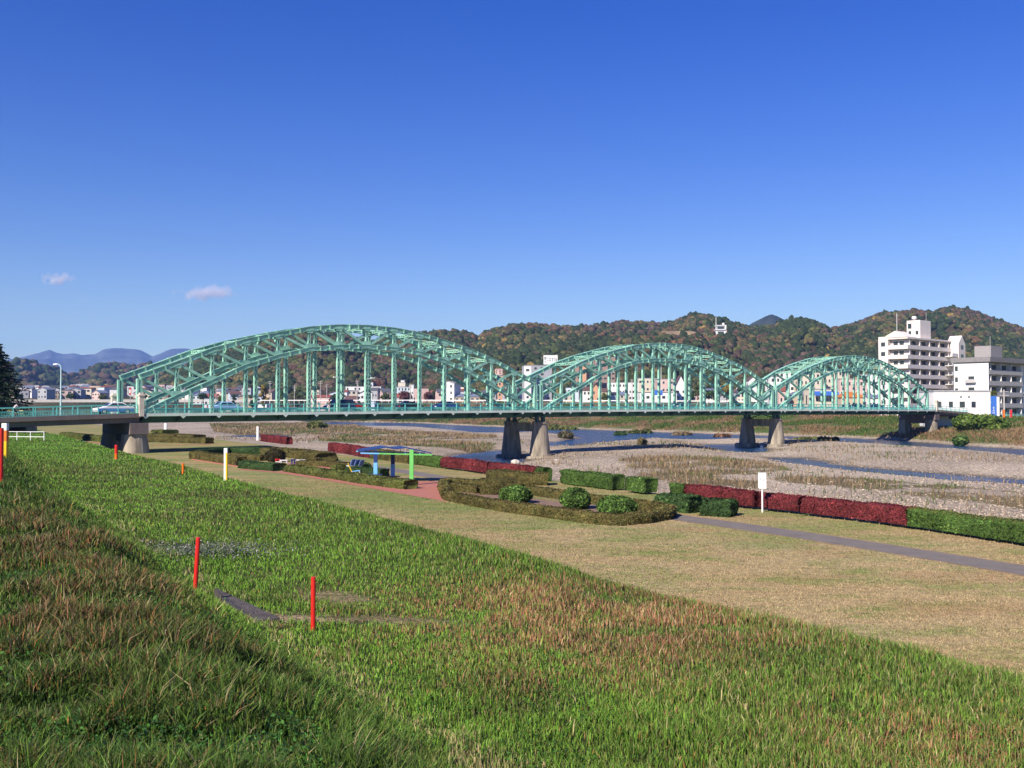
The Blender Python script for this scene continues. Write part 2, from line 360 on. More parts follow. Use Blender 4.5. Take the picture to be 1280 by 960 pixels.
def bed_c(x, y, q, t, z):
    f = fbm(x * .08, y * .08, 4, 51)
    c = mixc((.48, .40, .305), (.37, .305, .23), sstep(.35, .65, f))
    r = reedmask(x, y) & (fbm(x * .2, y * .2, 3, 52) > .36)
    c = np.where(r[:, None], np.array([.20, .16, .085])[None, :] * (.8 + .4 * f[:, None]), c)
    wet = sstep(WZ + .22, WZ + .02, z); c = c * (1 - .6 * wet[:, None])
    s = q - qfar(t); b = sstep(1.0, 3.0, s)
    g = fbm(x * .09, y * .09, 4, 53); gb = mixc((.085, .13, .03), (.20, .15, .07), sstep(.42, .6, g))
    gb = mixc(gb, (.30, .16, .09), sstep(.6, .72, fbm(x * .05 + 9, y * .05, 3, 54)) * .8)
    c = c * (1 - b[:, None]) + gb * b[:, None]
    up = sstep(525, 560, y); gu = mixc((.05, .065, .025), (.11, .09, .045), sstep(.4, .6, fbm(x * .05, y * .05, 4, 55))); c = c * (1 - up[:, None]) + gu * up[:, None]
    con = (q < 42.6) & (y < 520)
    c = np.where(con[:, None], np.array([.26, .25, .25])[None, :], c)
    return c
qs = np.concatenate([[39.4, 39.45], np.arange(40, 46, .5), np.arange(46, 216, 1.1), np.arange(216, 300, 3)])
ts = np.concatenate([np.arange(-60, 10, 5), np.arange(10, 260, 1.2), np.arange(260, 640, 4), np.geomspace(640, 3200, 30)])
grid('river_bed', qs, ts, M['gravel'], bed_c)
def town_c(x, y, q, t, z):
    return mixc((.16, .14, .10), (.09, .12, .04), sstep(.4, .6, fbm(x * .02, y * .02, 4, 61)))
grid('town_ground', np.concatenate([np.arange(297, 500, 12), np.geomspace(500, 6000, 40)]), np.concatenate([np.arange(-200, 640, 12), np.geomspace(640, 9000, 40)]), M['ground'], town_c)
mb = MB(); a = [xy(q, t) for q, t in ((41.5, -60), (205, -60), (230, 700), (41.5, 700))]
mb.add([(x, y, WZ) for x, y in a], [(0, 1, 2, 3)]); wo = mb.build('river_water', M['water']); wo['kind'] = 'structure'

# path, paving, kerbs on the lawn (thin sheets)
def strip(name, pts, wd, m, z, h=0):
    pts = [Vector(p[:2]) for p in pts]; V = []; Q = []
    for i, p in enumerate(pts):
        d = (pts[min(i + 1, len(pts) - 1)] - pts[max(i - 1, 0)]).normalized(); n = Vector((-d.y, d.x)) * wd / 2
        V += [(*(p - n), z), (*(p + n), z)]
    mb = MB()
    if h:
        for i in range(len(pts) - 1):
            c = [V[2 * i], V[2 * i + 1], V[2 * i + 3], V[2 * i + 2]]; mb.hexa([(*p[:2], z) for p in c] + [(*p[:2], z + h) for p in c])
    else: mb.add(V, [(2 * i, 2 * i + 1, 2 * i + 3, 2 * i + 2) for i in range(len(pts) - 1)])
    o = mb.build(name, m); o['kind'] = 'structure'; return o
path_px = [(1420, 737), (1280, 713), (1150, 692), (1010, 670), (900, 654), (840, 646), (760, 632), (690, 620), (600, 604.5), (545, 596), (500, 588.5), (450, 581), (410, 575.5)]
PATH = [P(u, v) for u, v in path_px]
strip('path', PATH, 1.75, M['path'], .008)
strip('path_edge', PATH, 2.05, mat('worn_soil', (.26, .17, .10), .95, .3, 2), .004)
strip('underpass_road', [P(60, 551), P(110, 556), P(135, 558.5)], 3.4, M['paving'], .006)
strip('brick_edging', [P(70, 547), P(105, 552), P(136, 555.5)], .8, M['brick'], .012)
mb = MB(); pl = [P(u, v, .012) for u, v in ((500, 601), (560, 601.5), (575, 622), (556, 626.5), (470, 611.5), (440, 606), (360, 592), (335, 584), (372, 577), (440, 588))]
pl_plaza = pl; mb.add(pl, [tuple(range(len(pl)))]); o = mb.build('brick_plaza', M['brick']); o['kind'] = 'structure'
strip('brick_edging', [P(241, 574.5), P(302, 584)], .5, M['brick'], .004, .06)
strip('brick_edging', [P(302, 586.5), P(352, 591), P(430, 602.5), P(520, 616)], .8, M['brick'], .016)
strip('brick_edging', [P(186, 556.5), P(230, 556.2), P(264, 555.5)], .5, M['brick'], .004, .06)

# ------------------------------------------------------------------ hills, forest, blue mountains
SK_MAIN = [(-250, 505), (170, 505), (205, 470), (240, 453), (280, 437), (320, 425), (360, 416), (400, 414), (440, 420), (465, 425), (495, 420), (530, 414), (543, 413), (562, 411), (580, 414), (597, 419), (620, 408), (650, 403), (665, 402), (690, 405), (715, 407), (740, 405), (760, 403), (780, 399), (800, 400), (830, 402), (850, 397), (865, 392), (880, 392), (900, 398), (925, 404), (945, 408), (970, 404), (990, 395), (1010, 396), (1040, 408), (1060, 405), (1085, 397), (1100, 392), (1130, 390), (1155, 391), (1165, 389), (1178, 385), (1195, 383), (1210, 385), (1228, 392), (1240, 397), (1260, 404), (1280, 410), (1400, 420), (1650, 440)]
SK_FRONT = [(-250, 500), (440, 500), (520, 470), (560, 455), (600, 443), (640, 436), (680, 431), (720, 424), (760, 421), (800, 416), (818, 415), (826, 406.5), (868, 406), (884, 416), (892, 412.5), (912, 413), (922, 420), (950, 424), (1000, 432), (1040, 440), (1080, 446), (1150, 442), (1210, 436), (1280, 442), (1400, 440), (1650, 450)]
SK_MID = [(-250, 500), (900, 500), (940, 440), (965, 415), (985, 400), (1000, 397), (1015, 399), (1050, 420), (1100, 440), (1200, 470), (1300, 500), (1650, 500)]
SK_LEFT = [(-250, 455), (-60, 450), (0, 456), (20, 453), (30, 452), (40, 453), (50, 458), (61, 460), (73, 465), (82, 469), (95, 469), (105, 465), (117, 461), (131, 456), (146, 455), (158, 458), (175, 455), (190, 456), (215, 462), (250, 470), (300, 480), (340, 500), (1650, 500)]
LAYERS = [(SK_MAIN, 1180, 820), (SK_FRONT, 960, 740), (SK_MID, 1060, 840), (SK_LEFT, 2300, 1500)]
def hillz(u, Y):
    X = (u - 640) / F * Y; z = np.full(np.shape(u), -50.0)
    warp = 40 * (fbm(X * .006, Y * .006, 3, 71) - .5)
    sp = fbm(X * .011, Y * .005, 4, 72); sp2 = 1 - np.abs(2 * fbm(X * .014 + 7, Y * .006, 3, 73) - 1)
    for sk, R, B in LAYERS:
        sk = np.array(sk); v = np.interp(u, sk[:, 0], sk[:, 1])
        zr = E + (HOR - v) * R / F - 5.0; base = 4.0
        Yw = Y + warp; k = np.clip((Yw - B) / (R - B), -.5, 1.0)
        prof = np.where(k < 0, k * .3, k ** .85)
        env = np.clip(4 * k * (1 - k), 0, 1)
        zz = base + (zr - base) * prof + env * (zr - base) * (.55 * (sp - .5) + .35 * (sp2 - .75))
        zz = np.where(Yw > R, zr - (Yw - R) * .15, zz)
        z = np.maximum(z, np.where(v < 498, zz, -50))
    return z
us = np.arange(-250, 1652, 7.0); Ys = np.concatenate([np.arange(700, 1300, 9.0), np.arange(1300, 2520, 30)])
U, YY = np.meshgrid(us, Ys, indexing='ij'); HZ = hillz(U, YY); XX = (U - 640) / F * YY
V = np.stack([XX.ravel(), YY.ravel(), HZ.ravel()], 1); n, k = U.shape; ii = np.arange(n * k).reshape(n, k)
qd = np.stack([ii[:-1, :-1].ravel(), ii[1:, :-1].ravel(), ii[1:, 1:].ravel(), ii[:-1, 1:].ravel()], 1)
keep = (V[qd, 2].max(1) > 2); qd = qd[keep]
TERR = [(826, 409), (870, 410), (884, 422), (816, 423)]   # bare terrace beside the white lookout
hc = mixc((.045, .04, .02), (.07, .05, .03), fbm(V[:, 0] * .02, V[:, 1] * .02, 4, 75))
def hill_px(x, y, z): return 640 + F * x / y, HOR - F * (z - E) / y
hu, hv = hill_px(V[:, 0], V[:, 1], V[:, 2])
bare = inpoly(hu, hv, TERR) & (V[:, 1] > 850) & (V[:, 1] < 1000)
hc[bare] = (.30, .22, .13)
o = npmesh('hills', V, quads=qd, m=M['hill'], col=hc, smooth=True); o['kind'] = 'structure'
bare_c = V[bare].mean(0) if bare.any() else np.array([150., 930., 60.])

def ico(sub):
    bm = bmesh.new(); bmesh.ops.create_icosphere(bm, subdivisions=sub, radius=1); bm.verts.ensure_lookup_table()
    v = np.array([x.co[:] for x in bm.verts]); f = np.array([[q.index for q in x.verts] for x in bm.faces]); bm.free(); return v, f
ICV, ICF = ico(2); ICV3, ICF3 = ico(3); ICV1, ICF1 = ico(1)
def crowns(name, pos, rad_, cols, base=(ICV, ICF), zs=1.0, jag=.28):
    bv, bf = base; N = len(pos); nv = len(bv)
    jit = 1 + jag * (RNG.random((N, nv)) - .5) * 2
    ang = RNG.random(N) * 6.28; ca, sa = np.cos(ang)[:, None], np.sin(ang)[:, None]
    x = (bv[None, :, 0] * ca - bv[None, :, 1] * sa); y = (bv[None, :, 0] * sa + bv[None, :, 1] * ca); z = np.broadcast_to(bv[None, :, 2], x.shape)
    V = np.stack([x * jit, y * jit, z * jit * (zs if np.ndim(zs) == 0 else zs[:, None])], 2) * rad_[:, None, None] + pos[:, None, :]
    C = np.repeat(cols[:, None, :], nv, 1) * (.72 + .56 * RNG.random((N, nv, 1)))
    Fc = (bf[None] + (np.arange(N) * nv)[:, None, None]).reshape(-1, 3)
    return V.reshape(-1, 3), Fc, C.reshape(-1, 3)
PAL = np.array([(.030, .044, .016), (.052, .066, .022), (.085, .088, .028), (.105, .085, .034), (.095, .066, .04), (.098, .058, .038), (.115, .07, .036), (.078, .055, .042), (.07, .062, .034), (.22, .155, .045)])
def leaves_at(p, nrm, size, cols):
    n = len(p); nrm = nrm + RNG.normal(size=(n, 3)) * .6; nrm /= np.linalg.norm(nrm, axis=1)[:, None] + 1e-9
    t = np.cross(nrm, RNG.normal(size=(n, 3))); t /= np.linalg.norm(t, axis=1)[:, None] + 1e-9; b = np.cross(nrm, t)
    s = (size * RNG.uniform(.6, 1.4, n))[:, None]
    V = np.stack([p - t * s, p + b * s * .55, p + t * s, p - b * s * .55], 1).reshape(-1, 3)
    Q = np.arange(4 * n).reshape(n, 4); k = RNG.integers(0, len(cols), n)
    C = np.repeat(np.array(cols)[k] * RNG.uniform(.7, 1.3, (n, 1)), 4, 0)
    return V, Q, C
def forest():
    N = 27000; u = RNG.uniform(-120, 1420, N * 3); lay = RNG.random(N * 3)
    Y = np.where(lay < .82, 745 + (1200 - 745) * RNG.random(N * 3) ** .8, 1500 + 820 * RNG.random(N * 3))
    z = hillz(u, Y); X = (u - 640) / F * Y; hu, hv = hill_px(X, Y, z)
    ok = (z > 9.5) & ~(inpoly(hu, hv, TERR) & (Y < 1000) & (Y > 850)) & ~((np.abs(hu - 902) < 12) & (np.abs(hv - 415.5) < 8) & (Y < 1000))
    # crowns only where the slope faces the river
    z2 = hillz(u, Y - 12); ok &= (z - z2 > -6)
    X, Y, z = X[ok][:N], Y[ok][:N], z[ok][:N]; n = len(X)
    r = RNG.uniform(2.3, 4.6, n) * np.where(Y > 1400, 2.0, 1)
    a = fbm(X * .007, Y * .007, 3, 81); b = fbm(X * .02, Y * .02, 3, 82) + .35 * (RNG.random(n) - .5); red = fbm(X * .012 + 40, Y * .012, 3, 83)
    idx = np.where(b < .38, 0, np.where(b < .47, 1, np.where(b < .55, 2, np.where(b < .62, 8, 3))))
    rr = (a - .06 * (Y < 950) + .55 * (RNG.random(n) - .5)); idx = np.where(rr > .645, np.where(red < .42, 7, np.where(red < .52, 4, np.where(red < .6, 5, 6))), idx)
    idx = np.where(RNG.random(n) < .012, 9, idx)
    con = RNG.random(n) < .22; idx = np.where(con & (rr < .56), 0, idx); zs = np.where(con & (rr < .56), 1.35, .85); 
    c = PAL[idx] * RNG.uniform(.8, 1.25, (n, 1))
    Vv, Ff, Cc = crowns('f', np.stack([X, Y, z + r * .45], 1), r, c, zs=zs)
    m_ = np.repeat(np.arange(n), np.where(Y < 1300, 16, 5)); d = RNG.normal(size=(len(m_), 3)); d /= np.linalg.norm(d, axis=1)[:, None]; d[:, 2] = np.abs(d[:, 2]) * .9 - .15
    zz = (zs if np.ndim(zs) else np.full(n, zs))[m_]; pp = np.stack([X, Y, z + r * .45], 1)[m_] + d * (r[m_] * RNG.uniform(.92, 1.18, len(m_)))[:, None] * np.stack([np.ones(len(m_)), np.ones(len(m_)), zz], 1)
    lv, lq, lc = leaves_at(pp, d, .26 * 3.4, [(1, 1, 1)]); lc = np.repeat(c[m_], 4, 0) * lc * np.repeat(RNG.uniform(.75, 1.3, len(m_)), 4)[:, None]
    o = npmesh('hillside_forest', np.concatenate([Vv, lv]), tris=Ff, quads=lq + len(Vv), m=M['forest'], col=np.concatenate([Cc, lc])); tag(o, 'autumn woodland of green brown and rust trees covering the hills', 'forest', kind='stuff')
forest()

def far_ridge(name, sk, R, depth, colr, rough, seed):
    sk = np.array(sk); us = np.arange(sk[0, 0], sk[-1, 0] + 1, 3.0); ks = np.linspace(0, 1.25, 26)
    U, K = np.meshgrid(us, ks, indexing='ij'); Y = R - depth + depth * K; X = (U - 640) / F * Y
    v = np.interp(U, sk[:, 0], sk[:, 1]); zr = E + (HOR - v) * R / F
    sp = fbm(X / depth * 9, Y / depth * 4, 5, seed) - .5
    Z = np.where(K <= 1, zr * K ** .8, zr * (1 - (K - 1) * 1.5)) + sp * zr * .5 * np.clip(4 * K * (1 - K), 0, 1) * rough
    n, k = U.shape; V = np.stack([X.ravel(), Y.ravel(), Z.ravel()], 1); i = np.arange(n * k).reshape(n, k)
    qd = np.stack([i[:-1, :-1].ravel(), i[1:, :-1].ravel(), i[1:, 1:].ravel(), i[:-1, 1:].ravel()], 1)
    c = mixc(colr, np.array(colr) * .6, sstep(.4, .6, fbm(X.ravel() / depth * 20, Y.ravel() / depth * 20, 4, seed + 5)))
    o = npmesh(name, V, quads=qd, m=M['hill'], col=c, smooth=True); o['kind'] = 'structure'
far_ridge('mountains', [(-260, 462), (-100, 458), (0, 451), (12, 449), (29, 446), (40, 443), (48, 441), (56, 438.5), (61, 437), (65, 438.5), (69, 440.5), (79, 442.6), (93, 441.6), (102, 444), (110, 443), (117, 443), (122, 441), (127, 437.5), (133, 436), (140, 435), (150, 435), (160, 436), (168, 436.5), (175, 437.5), (182, 441), (190, 445.5), (200, 442), (208, 438), (215, 436), (225, 435.5), (234, 435.6), (250, 440), (280, 448), (330, 460), (420, 480)], 9500, 2600, (.12, .13, .13), .8, 91)  # base colour lightened to stand in for extra haze at this distance
far_ridge('distant_peak', [(900, 430), (925, 415), (940, 404), (950, 399), (958, 395), (965, 392.5), (972, 395), (980, 399), (1000, 408), (1060, 430)], 3000, 900, (.05, .06, .03), .8, 97)

# air: one closed box of thin even haze round everything
def haze():
    mb = MB().box(-6000, 6500, -60, 11000, -6, 760); m = bpy.data.materials.new('air_haze'); m.use_nodes = True; N = m.node_tree.nodes
    for x in list(N):
        if x.type == 'BSDF_PRINCIPLED': N.remove(x)
    p = N.new('ShaderNodeVolumePrincipled'); p.inputs['Density'].default_value = 8e-5; p.inputs['Color'].default_value = (.25, .46, 1.0, 1); p.inputs['Anisotropy'].default_value = 0.0
    m.node_tree.links.new(p.outputs[0], N['Material Output'].inputs['Volume'])
    o = mb.build('haze', m); tag(o, 'thin blue air over the valley', 'haze', kind='stuff')
haze()
# ==PART2==
# ------------------------------------------------------------------ the bridge
TH = math.atan((2089.8 - 640) / F); BX0, BY0 = -44.85, 119.7
DX, DY = sin(TH), cos(TH); BANG = math.atan2(DY, DX); DZ = E - .75
SP, L0 = 65.28, 64.0; XEND = 2 * SP + L0
def camb(x):
    if x < 0: return -.12 + .028 * x
    if x > XEND: return -.12 - .045 * (x - XEND)
    return -.12 + .27 * sin(pi * x / XEND)
def bw(x, y, z=0):   # bridge frame -> world
    return Vector((BX0 + DX * x - DY * y, BY0 + DY * x + DX * y, DZ + z))
bridge = empty('arch_bridge', (BX0, BY0, DZ), BANG)
tag(bridge, 'long green steel bridge of three truss arches crossing the river on concrete piers', 'bridge')
WB = 6.5
TOPH = [4.45, 6.15, 7.95, 9.3, 10.35, 11.3, 11.8, 11.95, 11.8, 11.3, 10.35, 9.3, 7.95, 6.15, 4.45]
LOWH = [-.15, 2.0, 3.95, 6.0, 7.4, 8.5, 9.0, 9.2, 9.0, 8.5, 7.4, 6.0, 3.95, 2.0, -.15]
def laced(mb, p, q, wx, wy, y_sign_faces=(-1, 1), pitch=.5):
    p, q = Vector(p), Vector(q); ax = (q - p); ln = ax.length; ax.normalize()
    # two channels
    side = Vector((1, 0, 0)) if abs(ax.z) > .5 else Vector((0, 0, 1))
    face = ax.cross(side).normalized()
    for s in (-1, 1):
        o = side * (s * (wx / 2 - .05)); mb.bar(p + o, q + o, .10 if abs(ax.z) > .5 else wy, wy if abs(ax.z) > .5 else .10, face if abs(ax.z) > .5 else side)
    n = max(2, int(ln / pitch))
    for fs in y_sign_faces:
        for i in range(n):
            a = p + ax * (ln * i / n) + side * ((-1) ** i * (wx / 2 - .06)) + face * (fs * (wy / 2 + .012))
            b = p + ax * (ln * (i + 1) / n) + side * ((-1) ** (i + 1) * (wx / 2 - .06)) + face * (fs * (wy / 2 + .012))
            mb.bar(a, b, .02, .10, (b - a).cross(face))
    return mb
def chord(mb, p, q, dep, wid):
    p, q = Vector(p), Vector(q); up = Vector((0, 0, 1)); ax = (q - p).normalized(); nrm = Vector((0, 1, 0)).cross(ax) * -1
    nrm = ax.cross(Vector((0, 1, 0))) * -1 if ax.cross(Vector((0, 1, 0))).z < 0 else ax.cross(Vector((0, 1, 0)))
    mb.bar(p, q, wid, dep, nrm)
    mb.bar(p + nrm * (dep / 2 + .02), q + nrm * (dep / 2 + .02), wid + .22, .06, nrm)
    mb.bar(p - nrm * (dep / 2 + .02), q - nrm * (dep / 2 + .02), wid + .14, .05, nrm)
    for k in (.36, .68):
        c = p.lerp(q, k); mb.bar(c - ax * .09, c + ax * .09, wid + .3, dep + .18, nrm)
for k in range(3):
    x0 = k * SP; xs = [x0 + L0 * i / 14 for i in range(15)]; zt = [TOPH[i] + camb(xs[i]) for i in range(15)]; zl = [LOWH[i] + camb(xs[i]) for i in range(15)]
    for y in (0, WB):
        mb = MB()
        for i in range(14):
            chord(mb, (xs[i], y, zt[i]), (xs[i + 1], y, zt[i + 1]), .50, .42)
            chord(mb, (xs[i], y, zl[i]), (xs[i + 1], y, zl[i + 1]), .48, .42)
        for i in range(1, 14):   # gusset plates
            for sy in (-.235, .235):
                mb.prism([(xs[i] - .75, zl[i] - .15), (xs[i] + .75, zl[i] - .15), (xs[i] + .5, zl[i] + .75), (xs[i] - .5, zl[i] + .75)], 'y', y + sy - .012, y + sy + .012)
                mb.prism([(xs[i] - .45, zt[i] - .6), (xs[i] + .45, zt[i] - .6), (xs[i] + .7, zt[i] + .1), (xs[i] - .7, zt[i] + .1)], 'y', y + sy - .014, y + sy + .014)
        rib = mb.build('arch_rib', M['steel'], bridge)
        for i in range(15):
            v = MB()
            if i in (0, 14):
                for s in (-.2, .2): v.box(xs[i] + s - .12, xs[i] + s + .12, y - .24, y + .24, camb(xs[i]) - .1, zt[i] - .24)
                v.box(xs[i] - .09, xs[i] + .09, y - .05, y + .05, camb(xs[i]) - .1, zt[i] - .24)
                v.build('end_post', M['steel'], rib)
            else:
                laced(v, (xs[i], y, camb(xs[i]) - .1), (xs[i], y, zl[i] - .27), .48, .36)
                laced(v, (xs[i], y, zl[i] + .27), (xs[i], y, zt[i] - .28), .42, .36, pitch=.6)
                v.build('hanger', M['steel'], rib)
        for i in range(14):
            a, b = ((xs[i], y, zt[i]), (xs[i + 1], y, zl[i + 1])) if i < 7 else ((xs[i], y, zl[i]), (xs[i + 1], y, zt[i + 1]))
            a, b = Vector(a), Vector(b); d = (b - a).normalized()
            dm = MB(); nn = d.cross(Vector((0, 1, 0)))
            dm.bar(a + d * .3, b - d * .3, .34, .06, nn); 
            for s in (-.17, .17): dm.bar(a + d * .3 + Vector((0, s, 0)), b - d * .3 + Vector((0, s, 0)), .03, .34, nn)
            dm.build('diagonal', M['steel'], rib)
    # bracing between the two ribs
    for i in range(2, 13):
        b = MB(); laced(b, (xs[i], .24, zt[i] - .05), (xs[i], WB - .24, zt[i] - .05), .42, .3, (-1, 1), .55); b.build('cross_strut', M['steel'], bridge)
        if i < 12:
            b = MB()
            for ya, yb in ((.25, WB - .25), (WB - .25, .25)): b.bar((xs[i], ya, zt[i] - .02 if ya < 1 else zt[i] - .14), (xs[i + 1], yb, zt[i + 1] - .02 if ya < 1 else zt[i + 1] - .14), .2, .09)
            b.build('wind_brace', M['steel'], bridge)
        if i in (3, 4, 10, 11):
            for ya, s in ((.24, 1), (WB - .24, -1)): MB().bar((xs[i], ya, zt[i] - 1.3), (xs[i], ya + s * 1.3, zt[i] - .2), .22, .16, (1, 0, 0)).build('sway_brace', M['steel'], bridge)

def xs_line(x0, x1, step):
    n = max(1, int(round((x1 - x0) / step))); return [x0 + (x1 - x0) * i / n for i in range(n + 1)]
def ribbon(mb, x0, x1, y0, y1, za, zb, step=6.5):
    X = xs_line(x0, x1, step)
    for a, b in zip(X[:-1], X[1:]):
        mb.hexa([(a, y0, camb(a) + za), (b, y0, camb(b) + za), (b, y1, camb(b) + za), (a, y1, camb(a) + za), (a, y0, camb(a) + zb), (b, y0, camb(b) + zb), (b, y1, camb(b) + zb), (a, y1, camb(a) + zb)])
    return mb
XL, XR = -46.0, XEND + 70
ribbon(MB(), XL, XR, .35, WB - .35, -.30, -.02).build('road_deck', M['asphalt'], bridge)
ribbon(MB(), XL, XR, WB * .5 - .07, WB * .5 + .07, -.018, -.012).build('centre_line', M['white'], bridge)
ribbon(MB(), 0, XEND, -2.15, -.30, -.24, 0).build('walkway', M['paving'], bridge)
ribbon(MB(), XL, -.05, -2.15, .34, -.34, 0).build('approach_walkway', M['concrete_dark'], bridge)
ribbon(MB(), XEND + .05, XR, -2.15, .34, -.34, 0).build('approach_walkway', M['concrete_dark'], bridge)
ribbon(MB(), 0, XEND, WB + .30, WB + .9, -.24, 0).build('walkway', M['paving'], bridge)
ribbon(MB(), XL, -.05, WB - .34, WB + .9, -.34, 0).build('approach_walkway', M['concrete_dark'], bridge)
ribbon(MB(), 0, XEND, -2.22, -2.152, -.30, .04).build('fascia', M['fascia'], bridge)
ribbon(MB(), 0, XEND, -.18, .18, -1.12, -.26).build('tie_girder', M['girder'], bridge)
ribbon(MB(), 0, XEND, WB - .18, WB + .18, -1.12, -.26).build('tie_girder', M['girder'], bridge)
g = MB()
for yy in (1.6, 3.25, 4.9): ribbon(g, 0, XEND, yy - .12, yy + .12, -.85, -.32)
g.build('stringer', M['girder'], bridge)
for k in range(3):
    for i in range(15):
        x = k * SP + L0 * i / 14; b = MB()
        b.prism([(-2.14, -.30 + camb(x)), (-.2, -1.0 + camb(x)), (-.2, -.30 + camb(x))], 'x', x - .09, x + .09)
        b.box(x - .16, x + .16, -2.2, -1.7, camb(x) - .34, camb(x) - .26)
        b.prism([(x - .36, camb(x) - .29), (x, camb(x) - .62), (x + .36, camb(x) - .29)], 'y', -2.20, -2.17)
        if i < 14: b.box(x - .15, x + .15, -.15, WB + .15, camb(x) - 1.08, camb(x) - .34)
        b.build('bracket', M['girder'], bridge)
        v = MB(); v.prism([(x - .36, camb(x) - .305), (x, camb(x) - .62), (x + .36, camb(x) - .305)], 'y', -2.215, -2.203); v.build('bracket_plate', M['fascia'], bridge)
# approach girders
for x0, x1 in ((XL, -.6), (XEND + .6, XR)):
    g = MB()
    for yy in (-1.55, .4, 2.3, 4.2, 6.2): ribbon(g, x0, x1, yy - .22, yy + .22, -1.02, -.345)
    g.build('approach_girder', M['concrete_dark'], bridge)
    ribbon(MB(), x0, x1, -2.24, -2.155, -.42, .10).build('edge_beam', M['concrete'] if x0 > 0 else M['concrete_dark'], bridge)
# railings: posts are sub-parts on the side towards the viewer
def railing(x0, x1, y, posts, step=L0 / 28):
    mb = MB(); X = xs_line(x0, x1, step)
    for a, b in zip(X[:-1], X[1:]):
        for h, t in ((1.08, .075), (.60, .05), (.12, .045)): mb.bar((a, y, camb(a) + h), (b, y, camb(b) + h), t, t)
        n = 13
        for j in range(1, n): 
            x = a + (b - a) * j / n; mb.box(x - .012, x + .012, y - .012, y + .012, camb(x) + .12, camb(x) + .60)
    if not posts:
        for x in X: mb.box(x - .05, x + .05, y - .05, y + .05, camb(x) + .0, camb(x) + 1.1)
    r = mb.build('railing', M['rail'], bridge)
    if posts:
        for x in X:
            MB().box(x - .065, x + .065, y - .065, y + .065, camb(x), camb(x) + 1.16).build('rail_post', M['rail'], r)
for k in range(3): railing(k * SP + .2, k * SP + L0 + 1.0, -2.02, True)
railing(XL, -.9, -2.02, False); railing(XEND + 1.2, XR, -2.02, False)
for k in range(3): railing(k * SP + .2, k * SP + L0 + 1.0, WB + .8, False)
railing(XL, -.9, WB + .8, False); railing(XEND + 1.2, XR, WB + .8, False)
ribbon(MB(), .5, XEND, .50, .56, .35, .62).build('guard_beam', M['rail'], bridge)
ribbon(MB(), .5, XEND, WB - .56, WB - .50, .35, .62).build('guard_beam', M['rail'], bridge)
# cream end pillars
for x, y in ((-.5, -2.0), (-.5, WB + .8), (XEND + .6, -2.0), (XEND + .6, WB + .8)):
    p = MB(); c = camb(x); p.box(x - .3, x + .3, y - .3, y + .3, c - .3, c + 2.1); p.box(x - .38, x + .38, y - .38, y + .38, c + 2.1, c + 2.3); p.box(x - .22, x + .22, y - .22, y + .22, c + 2.3, c + 2.5)
    p.build('end_pillar', M['cream'], bridge, bevel=.02)
# little lamps on two hangers
for i, s in ((6, -1), (7, 1)):
    x = L0 * i / 14; p = MB(); p.bar((x, -.2, 4.6), (x + s * .75, -.5, 4.75), .06, .06); p.box(x + s * .75 - .3, x + s * .75 + .3, -.62, -.38, 4.70, 4.84); p.build('deck_lamp', M['white'], bridge)
# piers
def oval(mb, cx, cy, prof, sx=1, sy=1, n=24): return mb.lathe(prof, n, (cx, cy, 0), sx, sy)
def pier(x, ztop, zbed, foot, kind=0):
    base = MB(); yn, yf = -.5, WB + .1
    base.box(x - .75, x + .75, yn, yf, ztop - 1.55, ztop - .15)
    pr = base.build('pier', M['concrete'], bridge)
    for y in (yn, yf):
        c = MB(); oval(c, x, y, [(1.75, zbed), (1.62, zbed + 1.2), (1.15, ztop - .35), (1.1, ztop - .3), (1.3, ztop - .28), (1.3, ztop), (1.2, ztop + .02)], 1.0, 1.0)
        c.build('column', M['concrete'], pr, smooth=False)
        f = MB(); oval(f, x, y, [(2.7, zbed - 2.2), (2.6, zbed - .05), (2.45, zbed + .08)], 1.0, 1.0); f.build('footing', M['concrete'], pr, bevel=.04)
        b = MB(); b.box(x - .9, x - .45, y - .3, y + .3, ztop, camb(x) - 1.12); b.box(x + .45, x + .9, y - .3, y + .3, ztop, camb(x) - 1.12); b.box(x - .3, x + .3, y - .25, y + .25, ztop, ztop + .15)
        b.build('bearing', M['girder'], pr)
    b = MB(); b.bar((x + .5, yn + .6, ztop + .1), (x + .5, yf * .5, camb(x) - 1.0), .16, .16); b.bar((x + .5, yf - .6, ztop + .1), (x + .5, yf * .5, camb(x) - 1.0), .16, .16); b.build('cross_frame', M['girder'], pr)
pier(SP - .64, -1.75, -7.35, True); pier(2 * SP - .64, -1.75, -7.0, True)
# left pier on the lawn: block cap, two rounded columns, dark opening between
def pier_wall(x, zt, zb, w=1.1):
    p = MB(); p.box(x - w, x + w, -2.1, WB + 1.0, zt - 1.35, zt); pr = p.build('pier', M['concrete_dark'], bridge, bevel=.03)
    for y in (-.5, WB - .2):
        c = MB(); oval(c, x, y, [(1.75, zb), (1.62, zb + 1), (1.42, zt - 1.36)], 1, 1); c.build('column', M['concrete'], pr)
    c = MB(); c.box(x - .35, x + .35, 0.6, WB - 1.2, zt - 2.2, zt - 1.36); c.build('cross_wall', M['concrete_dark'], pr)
    b = MB(); b.box(x + .25, x + .8, -.3, .3, zt, camb(x) - 1.13); b.box(x + .25, x + .8, WB - .3, WB + .3, zt, camb(x) - 1.13); b.build('bearing', M['girder'], pr)
pier_wall(-.7, -1.22, -4.85)
pier_wall(XEND + .9, -1.25, -6.6)
